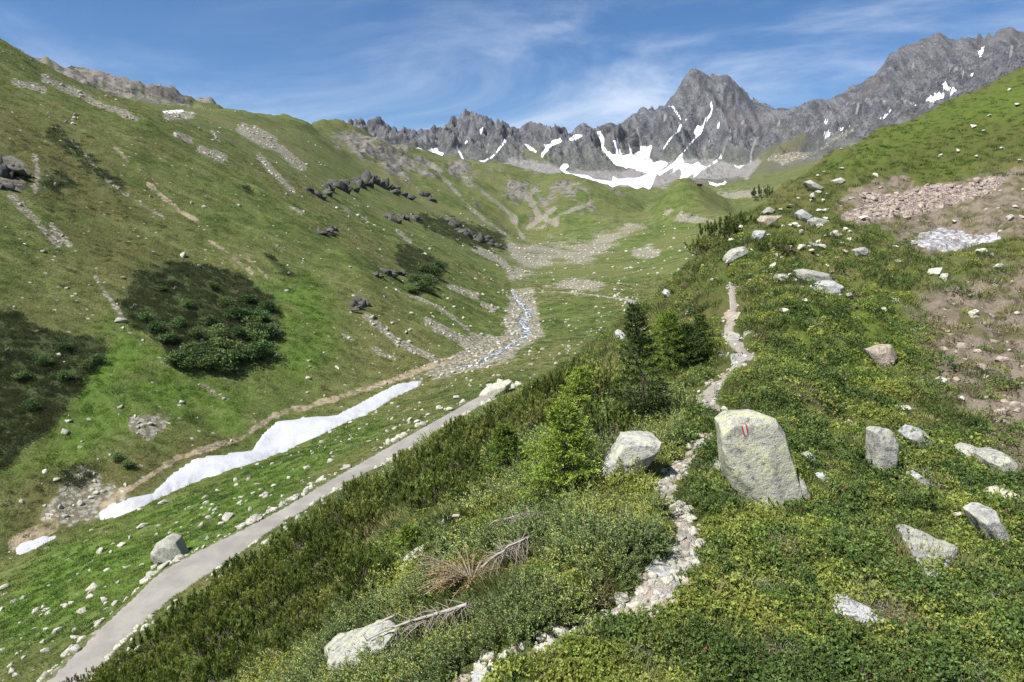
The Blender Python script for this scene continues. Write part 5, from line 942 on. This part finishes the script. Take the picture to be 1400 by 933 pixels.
# ------------------------------------------------------------------ ground cover: uncountable, one object per kind
def scatter(name, label, cat, x, y, scl, tint, meshes, lift=-.02, upright=.5, zs=None, seed=0):
    g = np.random.default_rng(seed); N_ = len(x); z = ground(x, y) + lift * scl; nr = gnormal(x, y, .35); up = unit(nr * (1 - upright) + np.array([0, 0, 1.]) * upright)
    rx = np.arctan2(-up[:, 1], np.hypot(up[:, 0], up[:, 2])) * -1; ry = np.arctan2(up[:, 0], up[:, 2])
    me = bpy.data.meshes.new(name); me.vertices.add(N_); me.vertices.foreach_set('co', np.stack([x, y, z], -1).astype(np.float32).ravel())
    def va(n, v): a = me.attributes.new(n, 'FLOAT_VECTOR', 'POINT'); a.data.foreach_set('vector', np.asarray(v, np.float32).ravel())
    spin = g.uniform(0, 6.283, N_); va('tilt', np.stack([-rx * 0 + np.arcsin(np.clip(-up[:, 1], -1, 1)), ry, np.zeros(N_)], -1)); va('spin', np.stack([0 * spin, 0 * spin, spin], -1)); va('size', np.stack([scl, scl, scl * (1 if zs is None else zs)], -1)); fattr(me, 'tint', tint)
    a = me.attributes.new('pick', 'INT', 'POINT'); a.data.foreach_set('value', g.integers(0, len(meshes), N_).astype(np.int32))
    cl_ = bpy.data.collections.new(name + '_kinds')
    for i, m_ in enumerate(meshes): cl_.objects.link(bpy.data.objects.new('%s_kind_%d' % (name, i), m_))
    o = link(name, me); tag(o, label, cat, kind='stuff')
    nt = bpy.data.node_groups.new(name, 'GeometryNodeTree'); nt.interface.new_socket('Geometry', in_out='INPUT', socket_type='NodeSocketGeometry'); nt.interface.new_socket('Geometry', in_out='OUTPUT', socket_type='NodeSocketGeometry'); Nn = nt.nodes.new
    gi, go, ip, ci = Nn('NodeGroupInput'), Nn('NodeGroupOutput'), Nn('GeometryNodeInstanceOnPoints'), Nn('GeometryNodeCollectionInfo'); ci.inputs['Collection'].default_value = cl_; ci.inputs['Separate Children'].default_value = True; ci.inputs['Reset Children'].default_value = True; ip.inputs['Pick Instance'].default_value = True
    def na(n, t): k = Nn('GeometryNodeInputNamedAttribute'); k.data_type = t; k.inputs['Name'].default_value = n; return k.outputs['Attribute']
    ri = Nn('GeometryNodeRotateInstances'); ri.inputs['Local Space'].default_value = True
    l = nt.links.new; l(gi.outputs[0], ip.inputs['Points']); l(ci.outputs[0], ip.inputs['Instance']); l(na('pick', 'INT'), ip.inputs['Instance Index']); l(na('tilt', 'FLOAT_VECTOR'), ip.inputs['Rotation']); l(na('size', 'FLOAT_VECTOR'), ip.inputs['Scale']); l(ip.outputs[0], ri.inputs['Instances']); l(na('spin', 'FLOAT_VECTOR'), ri.inputs['Rotation']); l(ri.outputs[0], go.inputs[0])
    md = o.modifiers.new('cover', 'NODES'); md.node_group = nt; return o
def polar(n, r0, r1, seed, a0=-.78, a1=.78):
    g = np.random.default_rng(seed); a = g.uniform(a0, a1, n); r = np.exp(g.uniform(math.log(r0), math.log(r1), n)); return r * np.sin(a), r * np.cos(a), r, g
def sm(G, x, y): return samp(G, x, y)
NEARB = (NEAR > .5).astype(np.float32); TRAIL = np.maximum(sd_trail, sd_trail2).astype(np.float32)
def in_px(x, y, poly): px, py = project(x, y, ground(x, y)); return pinp(px, py, np.array(poly, float))
pxy = lambda x, y: project(x, y, ground(x, y))
rho = [rosette_mound(400 + i, flower=f).mesh('heath_kind', [LM_rho, M_bark, M_flower]) for i, f in enumerate((0, 0, 0, 0, 0, 1))]; bil = [rosette_mound(470 + i, R=.2, H=.2, n=44, leaf=.032, per=6, wd=.6).mesh('bilberry_kind', [LM_bil, M_bark]) for i in range(3)]; twg = [twigs(490 + i).mesh('twig_kind', [LM_twig]) for i in range(3)]
jun = [spray_mound(420 + i).mesh('juniper_kind', [LM_jun, M_bark]) for i in range(3)]
gra = [tussock(440 + i).mesh('grass_kind', [LM_grass]) for i in range(3)]; lus = [tussock(450 + i, 60, .2, .17, .02).mesh('lush_kind', [LM_lush]) for i in range(3)]
bro = [rosette_mound(460 + i, R=.26, H=.13, n=26, leaf=.04, per=6).mesh('brown_kind', [LM_brown, M_bark]) for i in range(3)]
thk = [pine(480 + i, 34, 1.0, .75, 26).mesh('thicket_kind', [LM_pine_i, M_bark]) for i in range(2)]
def zone(x, y): return fbm(x / 3.2, y / 3.2, 3, 95)
# heath on the ridge
x, y, r, g = polar(46000, 5.5, 190, 1); px, py = pxy(x, y)
tr_d = sm(TRAIL, x, y); base = (sm(NEARB, x, y) > .6) & (tr_d < -(.06 + .17 * np.clip((r / 11) ** .55, .75, 3.0))) & (px > -60) & (px < 1470) & (py < 1010)
soil = np.maximum(sm(m_soil, x, y), sm(m_pink, x, y) * 1.2); snowh = sm(SNOW_H.astype(np.float32), x, y)
zn = zone(x, y); left = px < np.interp(py, [380, 560, 640, 700, 780, 860, 933], [985, 950, 905, 905, 880, 780, 640])
u1 = g.uniform(0, 1, len(x)); sc = np.clip((r / 11) ** .45, .75, 1.9) * np.clip(np.exp(g.normal(size=len(x)) * .28), .55, 1.6) * .95
exd = np.ones(len(x), bool)
for (ex, ey, er) in EXC: exd &= (x - ex) ** 2 + (y - ey) ** 2 > er * er
keep0 = base & (snowh < .3) & (g.uniform(0, 1, len(x)) > np.maximum(sm(m_pink, x, y) * 1.3, np.clip(soil, 0, 1) * .74)); keep = base & exd & (snowh < .3) & (g.uniform(0, 1, len(x)) > np.maximum(sm(m_pink, x, y) * 1.3, np.clip(soil, 0, 1) * .74))
inth = pinp(px, py, np.array(thick[0], float)) | pinp(px, py, np.array(thick[1], float)); lushk = sm(m_lush, x, y); bk = sm(m_brown, x, y)
is_g = (u1 < np.where(inth, .75, np.where(left, .30, .20)) + .25 * sstep(24, 50, r) + .55 * sstep(50, 80, r) + .2 * (zn > .15)); is_b = (~is_g) & (g.uniform(0, 1, len(x)) < .08 + .5 * (fbm(x / 2.2, y / 2.2, 2, 107) > .36) + .35 * bk + 1.1 * np.clip(soil, 0, .6)); is_j = (~is_g) & (~is_b) & left & (zn > -.25) & (py > 540) & ~inth; zs2 = fbm(x / 1.5, y / 1.5, 3, 105) + g.normal(size=len(x)) * .08; oth = (~is_g) & (~is_b); is_t = oth & (fbm(x / .9, y / .9, 2, 106) + .3 * zs2 > .40); is_j &= ~is_t & ((zs2 < .2) | (py < 620)); is_l = oth & ~is_t & ~is_j & (zs2 > .02); is_r = oth & (~is_j) & ~is_t & ~is_l
fold = lambda v: 1 - np.abs(1 - 2 * np.clip(v, 0, 1)) * 0
tn = np.clip(.5 + zs2 * 1.2 + g.normal(size=len(x)) * .25, 0, 1)
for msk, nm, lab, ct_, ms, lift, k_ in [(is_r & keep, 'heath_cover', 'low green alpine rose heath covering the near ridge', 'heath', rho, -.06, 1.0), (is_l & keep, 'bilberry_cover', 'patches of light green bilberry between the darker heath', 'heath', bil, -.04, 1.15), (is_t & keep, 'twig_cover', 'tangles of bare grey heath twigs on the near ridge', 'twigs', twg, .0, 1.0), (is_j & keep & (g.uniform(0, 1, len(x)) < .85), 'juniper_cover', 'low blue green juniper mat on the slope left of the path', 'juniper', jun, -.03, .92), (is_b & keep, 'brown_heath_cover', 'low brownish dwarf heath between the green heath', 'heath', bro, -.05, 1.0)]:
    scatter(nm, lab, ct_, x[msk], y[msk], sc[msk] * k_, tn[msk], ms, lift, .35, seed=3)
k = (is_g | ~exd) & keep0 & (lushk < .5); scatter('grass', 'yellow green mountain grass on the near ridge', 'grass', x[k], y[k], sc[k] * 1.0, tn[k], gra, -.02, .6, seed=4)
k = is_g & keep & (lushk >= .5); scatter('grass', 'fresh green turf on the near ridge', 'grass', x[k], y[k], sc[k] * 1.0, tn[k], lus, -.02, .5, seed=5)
# meadows of the valley
x, y, r, g = polar(42000, 48, 420, 2); k = (sm(NEARB, x, y) < .4) & (sm(np.maximum(sd_road, sd_road2), x, y) < -.6) & (sm(SNOW_T.astype(np.float32), x, y) < .2) & (sm(m_scree, x, y) < .45) & (sm(m_soil, x, y) < .5) & (sm(m_dark, x, y) < .4) & (sm(sd_stream, x, y) < -.5)
px, py = pxy(x, y); k &= (px > -80) & (px < 1000); x, y, r = x[k], y[k], r[k]; tn = np.clip(.5 + 1.2 * fbm(x / 12, y / 12, 3, 97) + g.normal(size=len(x)) * .15, 0, 1); ll = sm(m_lush, x, y) + .25 * fbm(x / 9, y / 9, 3, 98)
sc = (r / 55) ** .62 * 1.9 * g.uniform(.6, 1.2, len(x)); a = ll > .35
scatter('grass', 'lush green meadow grass on the valley floor and lower slope', 'grass', x[a], y[a], sc[a], tn[a], lus, -.03, .3, np.full(a.sum(), .75), seed=6); scatter('grass', 'olive mountain grass on the far valley side', 'grass', x[~a], y[~a], sc[~a], tn[~a], gra, -.03, .3, np.full((~a).sum(), .65), seed=7)
# dark dwarf shrub thickets across the valley
x, y, r, g = polar(60000, 90, 900, 3, -.75, .1); dk = sm(m_dark, x, y) + .55 * fbm(x / 6, y / 6, 4, 99); k = (dk > .50) & (g.uniform(0, 1, len(x)) < .8) & (sm(NEARB, x, y) < .2); x, y, r = x[k], y[k], r[k]
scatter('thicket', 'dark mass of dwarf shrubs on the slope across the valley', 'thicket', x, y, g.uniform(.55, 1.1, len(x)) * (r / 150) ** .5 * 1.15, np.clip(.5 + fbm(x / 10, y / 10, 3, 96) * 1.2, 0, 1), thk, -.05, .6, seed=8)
x, y, r, g = polar(40000, 90, 900, 4, -.75, .12); k = (fbm(x / 11, y / 11, 4, 101) + .5 * sm(m_brown, x, y) + .3 * sm(m_dark, x, y) > .44) & (sm(NEARB, x, y) < .2) & (sm(m_scree, x, y) < .3) & (GZ.mean() < 1e9); k &= ~(sm(SNOW_T.astype(np.float32), x, y) > .1); x, y, r = x[k], y[k], r[k]
scatter('thicket', 'scattered dark dwarf shrubs dotting the far green slope', 'thicket', x, y, g.uniform(.2, .75, len(x)) * (r / 150) ** .5, g.uniform(.2, .9, len(x)), thk, -.05, .6, np.full(len(x), .7), seed=9)
# rubble too small and too many to count
RUB = [mesh_np('rubble_kind_%d' % i, *gen_rock(700 + i, .7), M_stone, False) for i in range(5)]; RUBP = [mesh_np('rubble_pink_%d' % i, *gen_rock(720 + i, .55), M_rock_pink, False) for i in range(4)]
x, y, r, g = polar(120000, 45, 900, 5); sdr = np.maximum(sm(sd_road, x, y), sm(sd_road2, x, y)); edge = np.exp(-((sdr + 1.2) / .95) ** 2) * (sdr > -8) * (.35 + .65 * (fbm(x / 9, y / 9, 2, 102) > -.05)); stb = np.exp(-((sm(sd_stream, x, y) + .3) / 1.6) ** 2) * (sm(sd_stream, x, y) > -8)
pr = np.clip(np.maximum.reduce([edge * .9, sstep(.42, .75, sm(m_scree, x, y)) * (sdr < -.3) * .8, stb * .9]), 0, 1) * (sm(NEARB, x, y) < .3); pr = np.maximum(pr, .10 * (sm(NEARB, x, y) < .3) * sstep(-.1, .5, fbm(x / 26, y / 26, 3, 103) + .5 * sstep(-160, 20, x))); k = g.uniform(0, 1, len(x)) < pr * .75; k &= ~((sm(SNOW_T.astype(np.float32), x, y) > .1)); k &= sdr < -.15; x, y, r = x[k], y[k], r[k]
scatter('rubble', 'pale rubble along the road, the stream and the scree tongues', 'rubble', x, y, g.uniform(.1, 1, len(x)) ** (3 - 1.2 * edge[k]) * .55 * (r / 80) ** .5 * (1 + .7 * edge[k]) + .08, g.uniform(0, 1, len(x)), RUB, .05, .2, seed=10)
x, y, r, g = polar(60000, 14, 130, 6, .2, .78); pk = sm(m_pink, x, y); so = sm(m_soil, x, y); pr = np.maximum(sstep(.4, .8, pk) * .8, sstep(.4, .9, so) * .05) * (sm(NEARB, x, y) > .6) * (sm(SNOW_H.astype(np.float32), x, y) < .3); k = g.uniform(0, 1, len(x)) < pr; x, y, r = x[k], y[k], r[k]
scatter('scree', 'pinkish broken scree in the hollow on the right', 'scree', x, y, (g.uniform(.05, 1, len(x)) ** 3 * .36 + .045) * (r / 60) ** .6, g.uniform(0, 1, len(x)), RUBP, .04, .2, seed=11)
x, y, r, g = polar(30000, 6, 60, 7, -.2, .5); t_ = sm(TRAIL, x, y); k = (t_ > -.16) & (g.uniform(0, 1, len(x)) < .8); x, y, r = x[k], y[k], r[k]
scatter('trail_stones', 'small pale stones and gravel on the trail', 'gravel', x, y, g.uniform(.15, 1, len(x)) ** 2.5 * .13 + .014, g.uniform(0, 1, len(x)), RUB + RUBP[:1], .15, .2, seed=12)

# ------------------------------------------------------------------ hut on the knoll
v = hit(955, 254, rmin=700, rmax=1100); b = NB('hut_wood'); M_hut = b.end(b.mix(b.noise(b.pos(), 1.5, 3), (.16, .085, .05), (.24, .14, .085)), .8); b = NB('hut_roof'); M_hroof = b.end((.14, .11, .10), .8)
def box_np(a, b_): a = np.array(a, float); b_ = np.array(b_, float); V = np.array([[(a, b_)[i][0], (a, b_)[j][1], (a, b_)[k_][2]] for i in (0, 1) for j in (0, 1) for k_ in (0, 1)]); return V, np.array([[0, 1, 3, 2], [4, 6, 7, 5], [0, 4, 5, 1], [2, 3, 7, 6], [0, 2, 6, 4], [1, 5, 7, 3]])
e = tag(link('mountain_hut', None, loc=v, rot=(0, 0, .2)), 'tiny brown mountain hut on top of the green knoll', 'hut')
link('wall', mesh_np('wall', *box_np((-4, -2.5, -1), (4, 2.5, 2.4)), M_hut), e); V = np.array([(-4.4, -3, 2.3), (4.4, -3, 2.3), (4.4, 3, 2.3), (-4.4, 3, 2.3), (-4.4, 0, 4.2), (4.4, 0, 4.2)]); me = bpy.data.meshes.new('roof'); me.from_pydata([tuple(q) for q in V], [], [(0, 1, 5, 4), (2, 3, 4, 5), (0, 4, 3), (1, 2, 5), (0, 3, 2, 1)]); me.materials.append(M_hroof); link('roof', me, e)
# ------------------------------------------------------------------ thin summer haze: a closed box of even air round everything
b = NB('haze_air'); pv = b.n('ShaderNodeVolumePrincipled'); pv.inputs['Color'].default_value = (.78, .86, 1, 1); pv.inputs['Density'].default_value = 1.3e-5; pv.inputs['Anisotropy'].default_value = .3; b.t.links.new(pv.outputs[0], b.out.inputs['Volume'])
hz = link('haze', mesh_np('haze', *box_np((-9300, -9300, float(GZ.min()) - 2), (9300, 9300, float(GZ.max()) + 20)), b.m)); tag(hz, 'thin pale blue summer haze over the whole valley', 'haze', kind='stuff')
